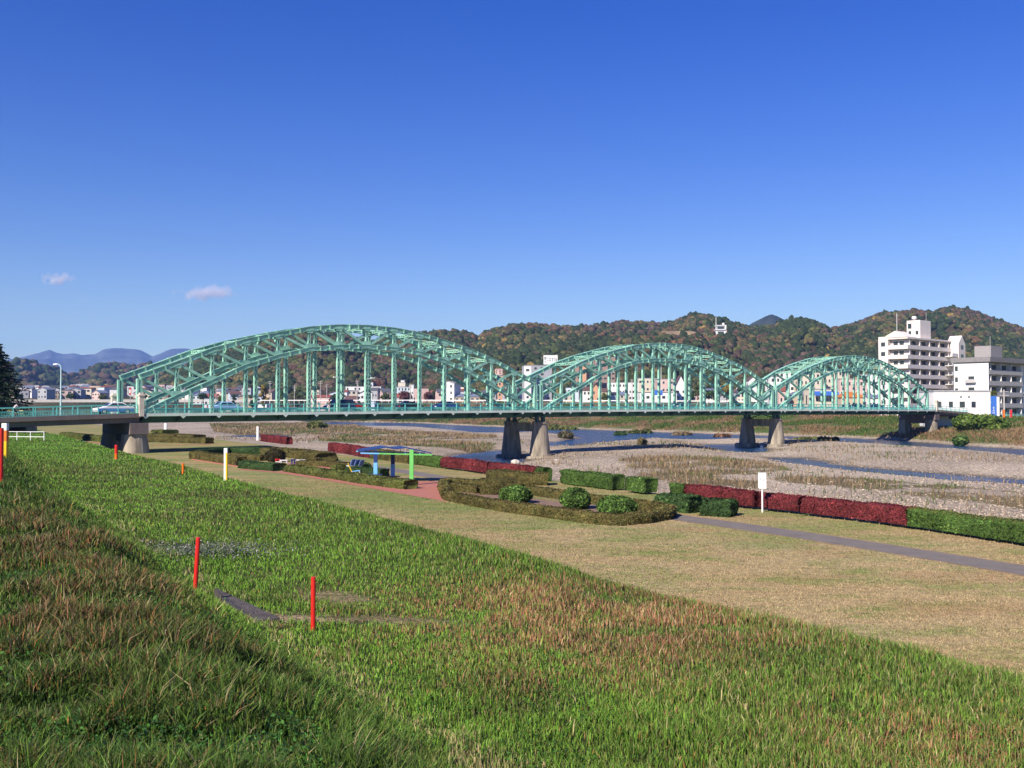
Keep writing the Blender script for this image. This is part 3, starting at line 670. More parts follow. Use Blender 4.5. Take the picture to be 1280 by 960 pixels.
for x, zb in ((-12.5, -4.6), (-25, -4), (-45.5, -4), (XEND + 14, -5), (XEND + 28, -5), (XEND + 44, -6)):
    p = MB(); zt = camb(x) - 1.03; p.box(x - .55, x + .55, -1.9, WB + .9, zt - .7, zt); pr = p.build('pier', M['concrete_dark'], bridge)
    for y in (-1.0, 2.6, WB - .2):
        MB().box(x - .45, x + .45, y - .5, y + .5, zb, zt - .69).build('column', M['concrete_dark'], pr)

# ------------------------------------------------------------------ vehicles and people on the bridge
def car(label, x, y, head, body, kind='sedan', lower=None, lantern=False, cat='car', name='car'):
    root = empty(name, bw(x, y, camb(x) - .012), BANG + (0 if head > 0 else pi)); tag(root, label, cat, 'cars on the bridge')
    Ln, Wd = (4.5, 1.7); h = 1.45 if kind == 'sedan' else 1.8
    if kind == 'sedan': prof = [(-2.22, .30), (2.2, .30), (2.25, .55), (2.12, .74), (1.15, .90), (-1.55, .93), (-2.2, .88), (-2.28, .6)]; cab = [(1.2, .90), (.42, 1.42), (-.85, 1.45), (-1.62, .93)]
    else: prof = [(-2.15, .30), (2.1, .30), (2.18, .6), (2.05, .85), (1.45, 1.0), (-2.15, 1.05), (-2.2, .6)]; cab = [(1.5, 1.0), (.75, 1.72), (-1.85, 1.75), (-2.15, 1.05)]
    bm_ = MB(); bm_.prism(prof, 'y', -Wd / 2, Wd / 2); b = bm_.build('body', body, root, bevel=.07)
    c = MB(); n = len(cab); ins = .16; vs = []
    for s in (-1, 1):
        for (px, pz) in cab: vs.append((px, s * (Wd / 2 - .05 - (ins if pz > 1.2 else 0)), pz))
    c.add(vs, [(0, 1, 2, 3), (7, 6, 5, 4), (1, 5, 6, 2), (0, 4, 5, 1), (2, 6, 7, 3), (3, 7, 4, 0)]); c.build('cabin', body, root, bevel=.04)
    def on_side(s, pts, nm):
        m = MB(); z0, z1 = cab[0][1], cab[1][1]
        f = lambda pz: s * (Wd / 2 - .05 - ins * (pz - z0) / (z1 - z0) + .012)
        m.add([(px, f(pz), pz) for px, pz in pts] + [(px, f(pz) - s * .02, pz) for px, pz in pts], [(0, 1, 2, 3), (7, 6, 5, 4), (0, 4, 5, 1), (1, 5, 6, 2), (2, 6, 7, 3), (3, 7, 4, 0)]); m.build(nm, M['glass'], root)
    (ax, az), (bx, bz), (cx, cz), (dx, dz) = cab; mid = (bx + cx) / 2
    for s in (-1, 1):
        on_side(s, [(ax - .22, az + .06), (bx - .06, bz - .09), (mid + .05, bz - .09), (mid + .05, az + .06)], 'side_window')
        on_side(s, [(mid - .05, az + .06), (mid - .05, bz - .09), (cx + .06, bz - .09), (dx + .22, dz + .06)], 'side_window')
    for nm, (p0, p1), sg in (('windscreen', (cab[0], cab[1]), 1), ('rear_window', (cab[3], cab[2]), -1)):
        m = MB(); a = Vector((p0[0], 0, p0[1])).lerp(Vector((p1[0], 0, p1[1])), .12); e = Vector((p0[0], 0, p0[1])).lerp(Vector((p1[0], 0, p1[1])), .88)
        o_ = Vector((sg * .014, 0, .012)); m.add([a + o_ + Vector((0, -.68, 0)), a + o_ + Vector((0, .68, 0)), e + o_ + Vector((0, .56, 0)), e + o_ + Vector((0, -.56, 0))], [(0, 1, 2, 3)]); m.build(nm, M['glass'], root)
    if lower: 
        m = MB()
        for s in (-1, 1): m.box(-2.1, 2.05, s * (Wd / 2) - (0 if s < 0 else -.001) - (.012 if s < 0 else 0), s * (Wd / 2) + (.012 if s > 0 else 0), .33, .70)
        m.build('side_panel', lower, root)
    for sx in (-1.35, 1.35):
        for s in (-1, 1):
            m = MB(); m.tube((sx, s * (Wd / 2 - .17), .31), (sx, s * (Wd / 2 + .03), .31), .31, n=18); wv = m.build('wheel', M['tyre'], root)
            m = MB(); m.tube((sx, s * (Wd / 2 + .03), .31), (sx, s * (Wd / 2 + .045), .31), .19, .17, n=14); m.build('rim', M['rim'], wv)
    fx = prof[3][0] if kind == 'sedan' else 2.12
    for s in (-1, 1):
        MB().box(fx - .05, fx + .09, s * .62 - .17, s * .62 + .17, .60, .74).build('headlight', M['lampglass'], root)
        MB().box(-2.31, -2.2, s * .66 - .14, s * .66 + .14, .66, .82).build('tail_light', M['taillight'], root)
    if lantern: MB().box(-.3, .0, -.25, .25, 1.45, 1.6).build('roof_lamp', M['lampglass'], root, bevel=.03)
    return root
def paint(n, c): return mat(n, c, .28, .03, 1, spec=.6)
cw, cdb, cr, clb, cg, csv, cbk = paint('white_car_paint', (.75, .75, .76)), paint('navy_car_paint', (.02, .035, .12)), paint('red_car_paint', (.5, .015, .03)), paint('pale_blue_car_paint', (.30, .52, .80)), paint('grey_car_paint', (.18, .2, .22)), paint('silver_car_paint', (.5, .51, .53)), paint('black_car_paint', (.02, .02, .025))
def bx_of(u, y):   # distance along the bridge of photo column u for a line at lateral offset y
    k = (u - 640) / F; X0, Y0 = BX0 - DY * y, BY0 + DX * y
    return (k * Y0 - X0) / (DX - k * DY)
car('white sedan with blue lower sides and a roof lamp, left of the first arch', bx_of(142.5, 2.0), 2.0, -1, cw, lower=M['blue'], lantern=True)
car('pale blue car behind the railing at the first panels of the left arch', bx_of(283, 4.6), 4.6, 1, clb)
car('dark navy minivan beside the pedestrian under the left arch', bx_of(424, 2.0), 2.0, -1, cdb, 'van')
car('red car behind the dark minivan under the left arch', bx_of(438, 4.7), 4.7, 1, cr)
car('black saloon roof showing over the railing right of the left arch middle', bx_of(512, 4.6), 4.6, 1, cbk)
car('blue car with bright wheels near the right end of the left arch', bx_of(556, 2.0), 2.0, -1, paint('mid_blue_car_paint', (.03, .08, .30)))
car('grey car between two hangers of the middle arch', bx_of(853, 2.0), 2.0, -1, cg)
car('navy car below the orange roof at the right arch', bx_of(1070, 2.0), 2.0, -1, cdb)
car('dark blue car near the right foot of the right arch', bx_of(1096, 4.7), 4.7, 1, paint('deep_blue_car_paint', (.02, .06, .18)))
car('grey hatchback on the right approach before the low white building', bx_of(1198, 2.0), 2.0, -1, cg, 'van')
car('black car on the right approach in front of the blue sign', bx_of(1228, 2.0), 2.0, -1, cbk)

SK_ = mat('skin', (.45, .27, .19), .6, .05); HAIR = mat('dark_hair', (.02, .015, .012), .6, .1)
def person(label, loc, rz, top, bottom, pose):
    root = empty('person', loc, rz); tag(root, label, 'person')
    def skin(name, pts, edges, radii, m):
        me = bpy.data.meshes.new(name); me.from_pydata(pts, edges, []); o = bpy.data.objects.new(name, me); COL.objects.link(o); o.parent = root; me.materials.append(m)
        sk_ = o.modifiers.new('skin', 'SKIN'); sk_.use_smooth_shade = True
        if not me.skin_vertices:
            bm = bmesh.new(); bm.from_mesh(me); bm.verts.layers.skin.verify(); bm.to_mesh(me); bm.free()
        for i, r in enumerate(radii): me.skin_vertices[0].data[i].radius = (r, r)
        me.skin_vertices[0].data[0].use_root = True
        s = o.modifiers.new('sub', 'SUBSURF'); s.levels = 1; s.render_levels = 1
        return o
    J = pose; ks = list(J); ix = {k: i for i, k in enumerate(ks)}
    ed = [('pelvis', 'chest'), ('chest', 'neck'), ('neck', 'head'), ('head', 'crown')]
    for s in 'lr': ed += [('chest', 'sh' + s), ('sh' + s, 'el' + s), ('el' + s, 'ha' + s), ('pelvis', 'hp' + s), ('hp' + s, 'kn' + s), ('kn' + s, 'an' + s), ('an' + s, 'to' + s)]
    R = {'pelvis': .14, 'chest': .15, 'neck': .06, 'head': .10, 'crown': .085}
    for s in 'lr': R.update({'sh' + s: .07, 'el' + s: .048, 'ha' + s: .038, 'hp' + s: .10, 'kn' + s: .065, 'an' + s: .045, 'to' + s: .04})
    skin('body', [J[k] for k in ks], [(ix[a], ix[b]) for a, b in ed], [R[k] for k in ks], SK_)
    tk = ['pelvis', 'chest', 'shl', 'ell', 'shr', 'elr']; ti = {k: i for i, k in enumerate(tk)}
    skin('jacket', [J[k] for k in tk], [(0, 1), (1, 2), (2, 3), (1, 4), (4, 5)], [.165, .175, .085, .062, .085, .062], top)
    tk = ['pelvis', 'hpl', 'knl', 'anl', 'hpr', 'knr', 'anr']
    skin('trousers', [J[k] for k in tk], [(0, 1), (1, 2), (2, 3), (0, 4), (4, 5), (5, 6)], [.15, .115, .08, .062, .115, .08, .062], bottom)
    h = MB(); hd = Vector(J['crown']); h.lathe([(.02, -.13), (.115, -.08), (.125, .02), (.10, .09), (.03, .125)], 12, (hd.x - .02, hd.y, hd.z)); h.build('hair', HAIR, root, smooth=True)
    return root
walk = dict(pelvis=(0, 0, .92), chest=(.02, 0, 1.28), neck=(.03, 0, 1.47), head=(.05, 0, 1.58), crown=(.05, 0, 1.66),
            shl=(.02, .2, 1.40), ell=(-.06, .25, 1.12), hal=(.08, .25, .88), shr=(.02, -.2, 1.40), elr=(.02, -.25, 1.12), har=(.2, -.23, .92),
            hpl=(0, .1, .86), knl=(.16, .1, .48), anl=(.10, .1, .07), tol=(.24, .1, .04), hpr=(0, -.1, .86), knr=(.0, -.1, .47), anr=(-.2, -.1, .09), tor=(-.08, -.1, .035))
ride = dict(pelvis=(-.15, 0, .95), chest=(.10, 0, 1.27), neck=(.18, 0, 1.44), head=(.22, 0, 1.55), crown=(.22, 0, 1.63),
            shl=(.12, .19, 1.38), ell=(.30, .23, 1.17), hal=(.48, .22, 1.02), shr=(.12, -.19, 1.38), elr=(.30, -.23, 1.17), har=(.48, -.22, 1.02),
            hpl=(-.13, .1, .90), knl=(.22, .1, .74), anl=(.08, .1, .33), tol=(.22, .1, .30), hpr=(-.13, -.1, .90), knr=(.18, -.1, .55), anr=(.0, -.1, .16), tor=(.14, -.1, .12))
x = bx_of(411.5, -1.2); person('pedestrian in dark jacket and pale trousers walking along the left arch railing', bw(x, -1.2, camb(x)), BANG, mat('dark_jacket', (.02, .025, .05), .8, .1), mat('pale_trousers', (.55, .45, .45), .8, .1), walk)
x = bx_of(19, -1.0); bloc = bw(x, -1.0, camb(x))
person('cyclist in pale jacket riding along the approach at far left', bloc, BANG, mat('pale_jacket', (.5, .48, .5), .8, .1), mat('dark_trousers', (.04, .04, .05), .8, .1), ride)
bk = empty('bicycle', bloc, BANG); tag(bk, 'bicycle ridden on the bridge approach at the far left', 'bicycle')
fr = MB()
for a, b in (((-.5, 0, .33), (-.12, 0, .3)), ((-.12, 0, .3), (.38, 0, .82)), ((-.12, 0, .3), (-.22, 0, .86)), ((-.2, 0, .74), (.38, 0, .82)), ((-.5, 0, .33), (-.2, 0, .74)), ((.38, 0, .95), (.55, 0, .33)), ((.38, -.24, 1.0), (.38, .24, 1.0)), ((.38, .0, .95), (.38, .0, 1.0)), ((.38, .24, 1.0), (.5, .24, .99)), ((.38, -.24, 1.0), (.5, -.24, .99)), ((-.12, -.14, .3), (-.12, .14, .3))): fr.tube(a, b, .018, n=6)
fr.build('frame', M['rim'], bk); MB().box(-.36, -.1, -.07, .07, .86, .91).build('saddle', M['tyre'], bk, bevel=.02)
for wx in (-.5, .55):
    t = MB(); n = 20
    for i in range(n):
        a, b = 2 * pi * i / n, 2 * pi * (i + 1) / n; t.tube((wx + .31 * cos(a), 0, .33 + .31 * sin(a)), (wx + .31 * cos(b), 0, .33 + .31 * sin(b)), .02, n=6, cap=False)
    for i in range(8): t.tube((wx, 0, .33), (wx + .31 * cos(i * pi / 4), 0, .33 + .31 * sin(i * pi / 4)), .005, n=4)
    t.build('wheel', M['tyre'], bk)

# ------------------------------------------------------------------ foliage builders
def leafcloud(c, r, n, size, cols, shell=.55, sq=(1, 1, 1), up=.3):
    """n leaf quads spread through an ellipsoid; returns V, quads, colours"""
    d = RNG.normal(size=(n, 3)); d /= np.linalg.norm(d, axis=1)[:, None]
    rr = (shell + (1 - shell) * RNG.random(n)) ** .6
    p = d * rr[:, None] * r * np.array(sq) + np.array(c)
    return leaves_at(p, d, size, cols)
def joinq(parts):
    V = []; Q = []; C = []; o = 0
    for v, q, c in parts: V.append(v); Q.append(q + o); C.append(c); o += len(v)
    return np.concatenate(V), np.concatenate(Q), np.concatenate(C)
GREEN = [(0.053, 0.112, 0.022), (0.083, 0.165, 0.03), (0.038, 0.075, 0.018), (0.12, 0.195, 0.045)]
DKGREEN = [(0.032, 0.072, 0.019), (0.048, 0.096, 0.029), (0.072, 0.128, 0.04), (0.022, 0.048, 0.016)]
BRN = [(.10, .105, .03), (.135, .10, .036), (.075, .095, .025), (.16, .115, .042)]
REDL = [(.20, .026, .036), (.145, .022, .03), (.26, .05, .05), (.09, .03, .026)]
YEL = [(.34, .24, .03), (.26, .20, .03), (.18, .17, .03), (.40, .26, .04)]
MAROON = [(.16, .05, .05), (.11, .035, .04), (.20, .08, .05), (.09, .05, .03)]
OLIVE = [(.09, .12, .03), (.13, .15, .035), (.06, .09, .02), (.17, .17, .05)]
def hedge(label, pts, wd, ht, cols, size=.055, dens=210, z0=.0, gap=0.0, name='hedge', cat='hedge', group=None, stems=False, top=None, rnd=.1):
    """a clipped hedge along a polyline: an uneven core plus leaves standing off its faces"""
    pts = [Vector(p[:2]) for p in pts]; seg = []
    for a, b in zip(pts[:-1], pts[1:]):
        n = max(1, int((b - a).length / .35)); seg += [a.lerp(b, i / n) for i in range(n)]
    seg.append(pts[-1]); closed = (pts[0] - pts[-1]).length < .05; prof = [(-.5, 0), (-.52, .3), (-.51, .65), (-.47, .93), (-.38, 1), (0, 1.0), (.38, 1), (.47, .93), (.51, .65), (.52, .3), (.5, 0)]
    k = len(prof); V = []; zb = z0 + gap
    dirs = []
    for i, p in enumerate(seg):
        a = seg[i - 1] if i > 0 else (seg[-2] if closed else p); b = seg[i + 1] if i < len(seg) - 1 else (seg[1] if closed else p)
        d = (b - a).normalized(); n = Vector((-d.y, d.x)); dirs.append(n)
        for (sx, sz) in prof: V.append((p.x + n.x * sx * wd, p.y + n.y * sx * wd, zb + sz * (ht - gap)))
    V = np.array(V); m = len(seg)
    V[:, :2] += .17 * wd * (np.stack([fbm(V[:, 0] * 3 + V[:, 2] * 4, V[:, 1] * 3, 2, 5), fbm(V[:, 1] * 3, V[:, 0] * 3 + V[:, 2] * 4, 2, 6)], 1) - .5) * 2
    V[:, 2] += np.where(V[:, 2] > zb + .5 * (ht - gap), .24 * ht * (fbm(V[:, 0] * 1.6, V[:, 1] * 1.6, 4, 7) - .5), 0)
    ii = np.arange(m * k).reshape(m, k); Q = np.stack([ii[:-1, :-1].ravel(), ii[1:, :-1].ravel(), ii[1:, 1:].ravel(), ii[:-1, 1:].ravel()], 1)
    ends = []
    if not closed:
        for e in (0, m - 1):
            for j in range(k // 2): ends.append((ii[e, j], ii[e, j + 1], ii[e, k - 2 - j], ii[e, k - 1 - j]))
    Q = np.concatenate([Q, np.array(ends, dtype=int).reshape(-1, 4)]); 
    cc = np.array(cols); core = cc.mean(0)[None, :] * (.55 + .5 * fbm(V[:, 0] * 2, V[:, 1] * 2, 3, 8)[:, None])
    # leaves on faces
    A = V[Q]; ar = .5 * np.linalg.norm(np.cross(A[:, 2] - A[:, 0], A[:, 3] - A[:, 1]), axis=1); nf = RNG.poisson(ar * dens)
    f = np.repeat(np.arange(len(Q)), nf); a, b = RNG.random(len(f)), RNG.random(len(f)); q = A[f]
    pp = q[:, 0] * ((1 - a) * (1 - b))[:, None] + q[:, 1] * (a * (1 - b))[:, None] + q[:, 2] * (a * b)[:, None] + q[:, 3] * ((1 - a) * b)[:, None]
    nn = np.cross(q[:, 1] - q[:, 0], q[:, 3] - q[:, 0]); nn /= np.linalg.norm(nn, axis=1)[:, None] + 1e-9
    cen = np.array([[p.x, p.y, zb + ht / 2] for p in seg]).mean(0)
    nn *= np.where(np.abs(nn[:, 2:3]) > .5, np.sign(nn[:, 2:3]), 1)
    pp = pp + nn * RNG.uniform(-.02, .05, (len(pp), 1)); 
    patch = sstep(.45, .6, fbm(pp[:, 0] * .9, pp[:, 1] * .9 + pp[:, 2], 3, 14))
    lv, lq, lc = leaves_at(pp, nn, size, cols); lc = lc * np.repeat(.62 + .7 * patch, 4)[:, None]
    if top is not None:
        tz = np.repeat(pp[:, 2] > zb + .9 * (ht - gap), 4); lc[tz] = np.array(top)[RNG.integers(0, len(top), tz.sum())] * RNG.uniform(.8, 1.2, (tz.sum(), 1))
    Vv, Qq, Cc = joinq([(V, Q, core), (lv, lq, lc)])
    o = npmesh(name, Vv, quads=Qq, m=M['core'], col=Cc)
    if stems:
        root = empty(name, (0, 0, 0)); o.name = 'foliage'; o.parent = root; s = MB(); dd = 0
        for i in range(1, len(seg) - 1, 2):
            p = seg[i]; n = dirs[i]
            for sx in (-.3, .25): s.tube((p.x + n.x * sx * wd, p.y + n.y * sx * wd, z0 - .02), (p.x + n.x * sx * wd * .9, p.y + n.y * sx * wd, zb + .25), .02, n=5)
        s.build('stems', M['wood'], root); root.name = name; o = root
    tag(o, label, cat, group); return o
def ball(label, u, v, wpx, hpx, cols, name='shrub', size=.07, z=0.0):
    c = P(u, v, z); s = c.y / F; r = wpx * s / 2; h = hpx * s
    bv = ICV3.copy(); nz = fbm(bv[:, 0] * 2 + u, bv[:, 1] * 2 + bv[:, 2] * 2, 3, 15); bv = bv * (.82 + .3 * nz)[:, None]
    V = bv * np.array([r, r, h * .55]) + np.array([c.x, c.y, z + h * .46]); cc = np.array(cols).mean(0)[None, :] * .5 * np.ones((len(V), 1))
    n = int(900 * r * r * 4); d = RNG.normal(size=(n, 3)); d /= np.linalg.norm(d, axis=1)[:, None]
    nz = fbm(d[:, 0] * 2 + u, d[:, 1] * 2 + d[:, 2] * 2, 3, 15)
    p = d * (.84 + .3 * nz + .09 * RNG.random(n))[:, None] * np.array([r, r, h * .55]) + np.array([c.x, c.y, z + h * .46])
    p = p[p[:, 2] > z + .02]; d = d[:len(p)]
    lv, lq, lc = leaves_at(p, p - np.array([c.x, c.y, z + h * .4]), size, cols)
    lc *= np.repeat(.65 + .7 * sstep(.35, .65, fbm(p[:, 0] * 2.5, p[:, 1] * 2.5 + p[:, 2] * 2, 3, 16)), 4)[:, None]
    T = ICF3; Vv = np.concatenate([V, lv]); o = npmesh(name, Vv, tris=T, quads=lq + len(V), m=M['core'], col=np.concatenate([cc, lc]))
    return tag(o, label, 'shrub')
def tree(label, X, Y, z0, h, r, cols, name='tree', trunk=.25, leaf=.35, n=1600, cat='tree', group=None, lumps=11):
    root = empty(name, (X, Y, z0)); tag(root, label, cat, group); tb = MB(); hc = h * .55
    tb.tube((0, 0, -.3), (.1, 0, h * .45), .03 * h * trunk / .25, .018 * h, 8)
    parts = []
    for i in range(lumps):
        a = RNG.random() * 6.28; q = RNG.random() ** .6 * r * .68; zz = h * (.36 + .52 * RNG.random()) ; q *= 1.15 - .6 * abs(zz / h - .5) * 2 * .8
        c = (q * cos(a), q * sin(a), zz); tb.tube((.05, 0, h * .3), c, .012 * h, .004 * h, 5)
        cb = [np.array(cols[RNG.integers(0, len(cols))])]
        parts.append(leafcloud(c, r * RNG.uniform(.34, .52), n // lumps, leaf, cols, .35, (1, 1, .8)))
    V, Q, C = joinq(parts); tb.build('trunk', M['bark'], root)
    npmesh('crown', V, quads=Q, m=M['leaf'], col=C, parent=root); return root

# ------------------------------------------------------------------ the park: hedges, shrubs, pergola, signs
def PX(l, z=0): return [P(u, v, z) for u, v in l]
hedge('long green clipped hedge at right end of the red riverside hedge', PX([(1142, 660.5), (1210, 670.5), (1290, 683), (1420, 703)]), .8, .92, GREEN, gap=.14, stems=True, top=OLIVE)
hedge('dark red hedge between the white signboard and the green hedge', PX([(1008, 644), (1075, 651.5), (1141, 660.5)]), .75, .93, REDL, gap=.16, stems=True)
hedge('dark red hedge behind the white signboard, with a gap at its foot', PX([(956, 637.5), (1004, 643)]), .75, .93, REDL, gap=.16, stems=True)
hedge('dark red hedge left of the white signboard', PX([(862, 625.5), (905, 631), (949, 637)]), .75, .93, REDL, gap=.16, stems=True)
hedge('short green end piece of the red hedge left of the signboard', PX([(843, 623), (861, 625.4)]), .75, .9, GREEN, gap=.12)
hedge('small square green hedge between two longer hedges by the river', PX([(791, 615), (814, 618)]), 1.0, .98, GREEN, gap=.12, stems=True)
hedge('long green hedge between the olive block hedge and the small square hedge', PX([(707, 604.5), (740, 608.5), (773, 613)]), 1.0, .98, GREEN, gap=.08)
hedge('bushy dark green hedge piece beside the path, left one of two', PX([(828, 637), (871, 641)]), 1.25, .85, DKGREEN, size=.075)
hedge('bushy dark green hedge piece beside the path, right one of two', PX([(881, 643.5), (917, 645.5)]), 1.25, .78, DKGREEN, size=.075)
hedge('olive brown block hedge in front of the red hedge by the bridge pier', PX([(622, 600.5), (668, 606), (684, 606)]), 1.7, .80, BRN)
hedge('red hedge behind the olive block hedge', PX([(615, 594), (640, 596.5), (673, 600.5)]), .8, 1.0, REDL, gap=.12, stems=True)
hedge('green tip at right end of the red hedge behind the olive block', PX([(674, 600.6), (684, 602)]), .8, 1.0, GREEN)
hedge('red hedge right of the pergola with bare stems below', PX([(556, 585.5), (585, 589), (614, 593.5)]), .8, 1.0, REDL, gap=.16, stems=True)
hedge('green hedge behind the green pergola post', PX([(518, 580), (555, 585)]), .8, 1.0, GREEN, gap=.08)
hedge('brownish hedge seen under the pergola roof', PX([(468, 573), (516, 579.6)]), .9, 1.0, BRN)
hedge('dull red hedge left of the pergola by the gravel', PX([(414, 564), (440, 568), (467, 572.6)]), .8, 1.05, REDL)
hedge('short dark red hedge by the white post near the bridge shadow', PX([(329, 551.5), (345, 553.5), (362, 555.5)]), .9, 1.05, REDL)
for i, (lab, pts, wd, ht, cl) in enumerate([
    ('low olive hedge ring around the round shrubs, long curved edge', [(560, 625), (600, 633.5), (640, 640.5), (700, 648.5), (745, 655), (775, 656.5), (808, 653.5), (832, 649), (838, 645), (820, 640), (775, 634), (735, 629), (690, 622), (640, 615), (600, 610), (560, 606.5), (553, 611), (560, 625)], .58, .52, BRN),
    ('low brown cross hedge inside the left part of the ring hedge', [(566, 613.5), (600, 617)], .5, .5, BRN),
    ('rounded olive hedge inside the ring behind the first round shrub', [(600, 617.5), (622, 617.5), (645, 616.5)], 1.6, .95, BRN),
    ('low hedge in the left garden bordered with red bricks', [(243, 573.5), (270, 577.5), (302, 582.5)], 1.0, .8, BRN),
    ('back hedge of the left garden below the bridge shadow', [(243, 572), (285, 567.5), (335, 567.5)], 1.0, .75, DKGREEN),
    ('large olive hedge at the back right of the left garden', [(335, 569), (372, 571.5), (408, 577)], 2.2, .85, BRN),
    ('thin brown inner hedge of the left garden', [(285, 573), (330, 576)], .8, .55, BRN),
    ('wavy dark green hedge at the plaza entrance of the left garden', [(306, 584.5), (325, 587), (350, 588.5)], 1.4, .6, DKGREEN),
    ('long olive hedge along the brick walk in front of the pergola', [(363, 589.5), (400, 595), (440, 601.5), (480, 607.5), (514, 611.5)], 1.1, .58, OLIVE),
    ('low hedge strip between the brown plaza and the lawn beyond', [(374, 582), (408, 583), (440, 586.5)], .9, .5, BRN),
    ('dark green low hedge behind the blue and yellow chairs', [(436, 592.5), (460, 594.5), (481, 596)], .9, .6, DKGREEN),
    ('far flat hedge block beyond the bridge, right of the left pier', [(190, 552.5), (225, 553.5), (262, 554.5)], 1.6, .85, BRN),
    ('second flat hedge row beyond the bridge', [(190, 547.5), (225, 548.5), (250, 549.5)], 2.2, .8, BRN),
    ('low rounded hedge mound beyond the bridge by the field', [(192, 544), (206, 543.8), (214, 544.2)], 3.0, 1.0, OLIVE),
    ('hedge beyond the bridge seen between the two left piers', [(80, 546.5), (105, 549.5), (134, 553)], 1.4, .9, OLIVE)]):
    hedge(lab, PX(pts), wd, ht, cl)
ball('round green shrub inside the ring hedge, left of three', 644, 629, 40, 22, GREEN)
ball('round green shrub inside the ring hedge, middle of three', 720, 636, 36, 25, GREEN)
ball('round green shrub inside the ring hedge, right and widest of three', 772, 646, 46, 25, GREEN)
ball('yellow green round shrub beside the striped chairs', 424, 590.5, 20, 10, OLIVE)
ball('dark green round shrub right of the striped chairs', 454, 589, 20, 11, DKGREEN)
ball('brownish twiggy shrub in the middle of the left garden', 344, 577, 24, 15, [(.05, .04, .02), (.07, .06, .025), (.035, .04, .015)])
for u, v in ((700, 641), (735, 643), (690, 640.5)): ball({700: 'small low plant right of the left round shrub', 735: 'small low plant below the middle round shrub', 690: 'tiny grey plant inside the ring hedge'}[u], u, v, 11, 5, DKGREEN, name='plant')
o = MB(); pl = [P(u, v, .02) for u, v in ((575, 613), (640, 619), (735, 632), (815, 643), (800, 648), (760, 651), (640, 635), (575, 624))]
o.add(pl, [tuple(range(len(pl)))]); q_ = o.build('garden_soil', mat('garden_soil', (.20, .13, .09), .95, .3, 2, .3)); q_['kind'] = 'structure'

def pergola():
    # posts stand where the photo shows them on the brick plaza
    p1, p2, p3 = P(469.5, 597.5), P(491, 600), P(514.5, 606.5)
    ax = Vector((.93, .05, 0)).normalized(); ay = Vector((-.25, .97, 0)).normalized()
    c = P(491, 602.5); root = empty('pergola', c); tag(root, 'blue roofed pergola with two blue posts and one lime green post on the brick plaza', 'pergola')
    k = c.y / F
    zr = lambda v: E + (HOR - v) * c.y / F
    W = 2.9; n = 0
    pr = [(-42.5, 563.5), (-12, 558.6), (0, 560.6), (12.5, 559.2), (44, 566.0)]
    for nm, seg, m in (('roof_panel', (0, 1), M['navy']), ('roof_panel', (1, 2), M['navy']), ('roof_panel', (2, 3), M['navy']), ('roof_panel', (3, 4), M['navy'])):
        (xa, va), (xb, vb) = pr[seg[0]], pr[seg[1]]; a = MB(); xa, xb = xa * k, xb * k; za, zb = zr(va), zr(vb)
        vs = []
        for zo in (0, .07):
            for (x, z, y) in ((xa, za, -W / 2), (xb, zb, -W / 2), (xb, zb, W / 2), (xa, za, W / 2)): vs.append(ax * x + ay * y + Vector((0, 0, z + zo)))
        a.hexa(vs); rp = a.build(nm, m, root)
    for s, (xa, xb), m in ((-1, (-42.8, -20), M['lightblue']), (-1, (-20, 44.5), M['lime']), (1, (-42.8, 44.5), M['lightblue'])):
        a = MB(); y = s * (W / 2 + .05); z0 = zr(566.2)
        za, zb = zr(565 + (xa + 43) * .028), zr(565 + (xb + 43) * .028)
        a.bar(ax * (xa * k) + ay * y + Vector((0, 0, za)), ax * (xb * k) + ay * y + Vector((0, 0, zb)), .07, .09); a.build('eave_beam', m, root)
    for x in (-30, -12, 12.5, 30):
        a = MB(); z = zr(566.3); a.bar(ax * (x * k) - ay * (W / 2) + Vector((0, 0, z)), ax * (x * k) + ay * (W / 2) + Vector((0, 0, z)), .07, .12); a.build('rafter', M['lightblue'], root)
    for p, cap in ((p1, 557), (p2, 558)):
        l = p - c; zt = zr(566)
        MB().box(l.x - .15, l.x + .15, l.y - .13, l.y + .13, 0, 1.2).build('post_base', M['lightblue'], root)
        MB().box(l.x - .14, l.x + .14, l.y - .12, l.y + .12, 1.2, zt).build('post', M['navy'], root)
        MB().box(l.x - .62, l.x + .5, l.y - .30, l.y + .30, .24, .30).build('bench_seat', M['navy'] if p is p1 else M['brick'], root)
    l = p3 - c; MB().box(l.x - .14, l.x + .14, l.y - .14, l.y + .14, 0, zr(560.2)).build('corner_post', M['lime'], root, bevel=.01)
pergola()
def chair(label, u, v, rz, c1, c2, group=None, stripes=False):
    p = P(u, v); r = empty('lounge_chair', p, rz); tag(r, label, 'chair', group)
    s = MB(); s.hexa([(-.3, -.28, .34), (.32, -.28, .40), (.32, .28, .40), (-.3, .28, .34), (-.3, -.28, .40), (.32, -.28, .46), (.32, .28, .46), (-.3, .28, .40)]); s.build('seat', c2, r, bevel=.02)
    b = MB(); b.hexa([(-.36, -.28, .36), (-.28, -.28, .36), (-.28, .28, .36), (-.36, .28, .36), (-.66, -.28, 1.0), (-.58, -.28, 1.02), (-.58, .28, 1.02), (-.66, .28, 1.0)]); b.build('backrest', c1, r, bevel=.02)
    for sy in (-.29, .29): MB().add([(.3, sy - .02, 0), (.36, sy - .02, 0), (.36, sy + .02, 0), (.3, sy + .02, 0), (.26, sy - .02, .38), (.32, sy - .02, .38), (.32, sy + .02, .38), (.26, sy + .02, .38)], [(0, 1, 5, 4), (1, 2, 6, 5), (2, 3, 7, 6), (3, 0, 4, 7)]).build('leg', M['white'], r); MB().bar((-.42, sy, 0), (-.3, sy, .4), .05, .05).build('leg', M['white'], r)
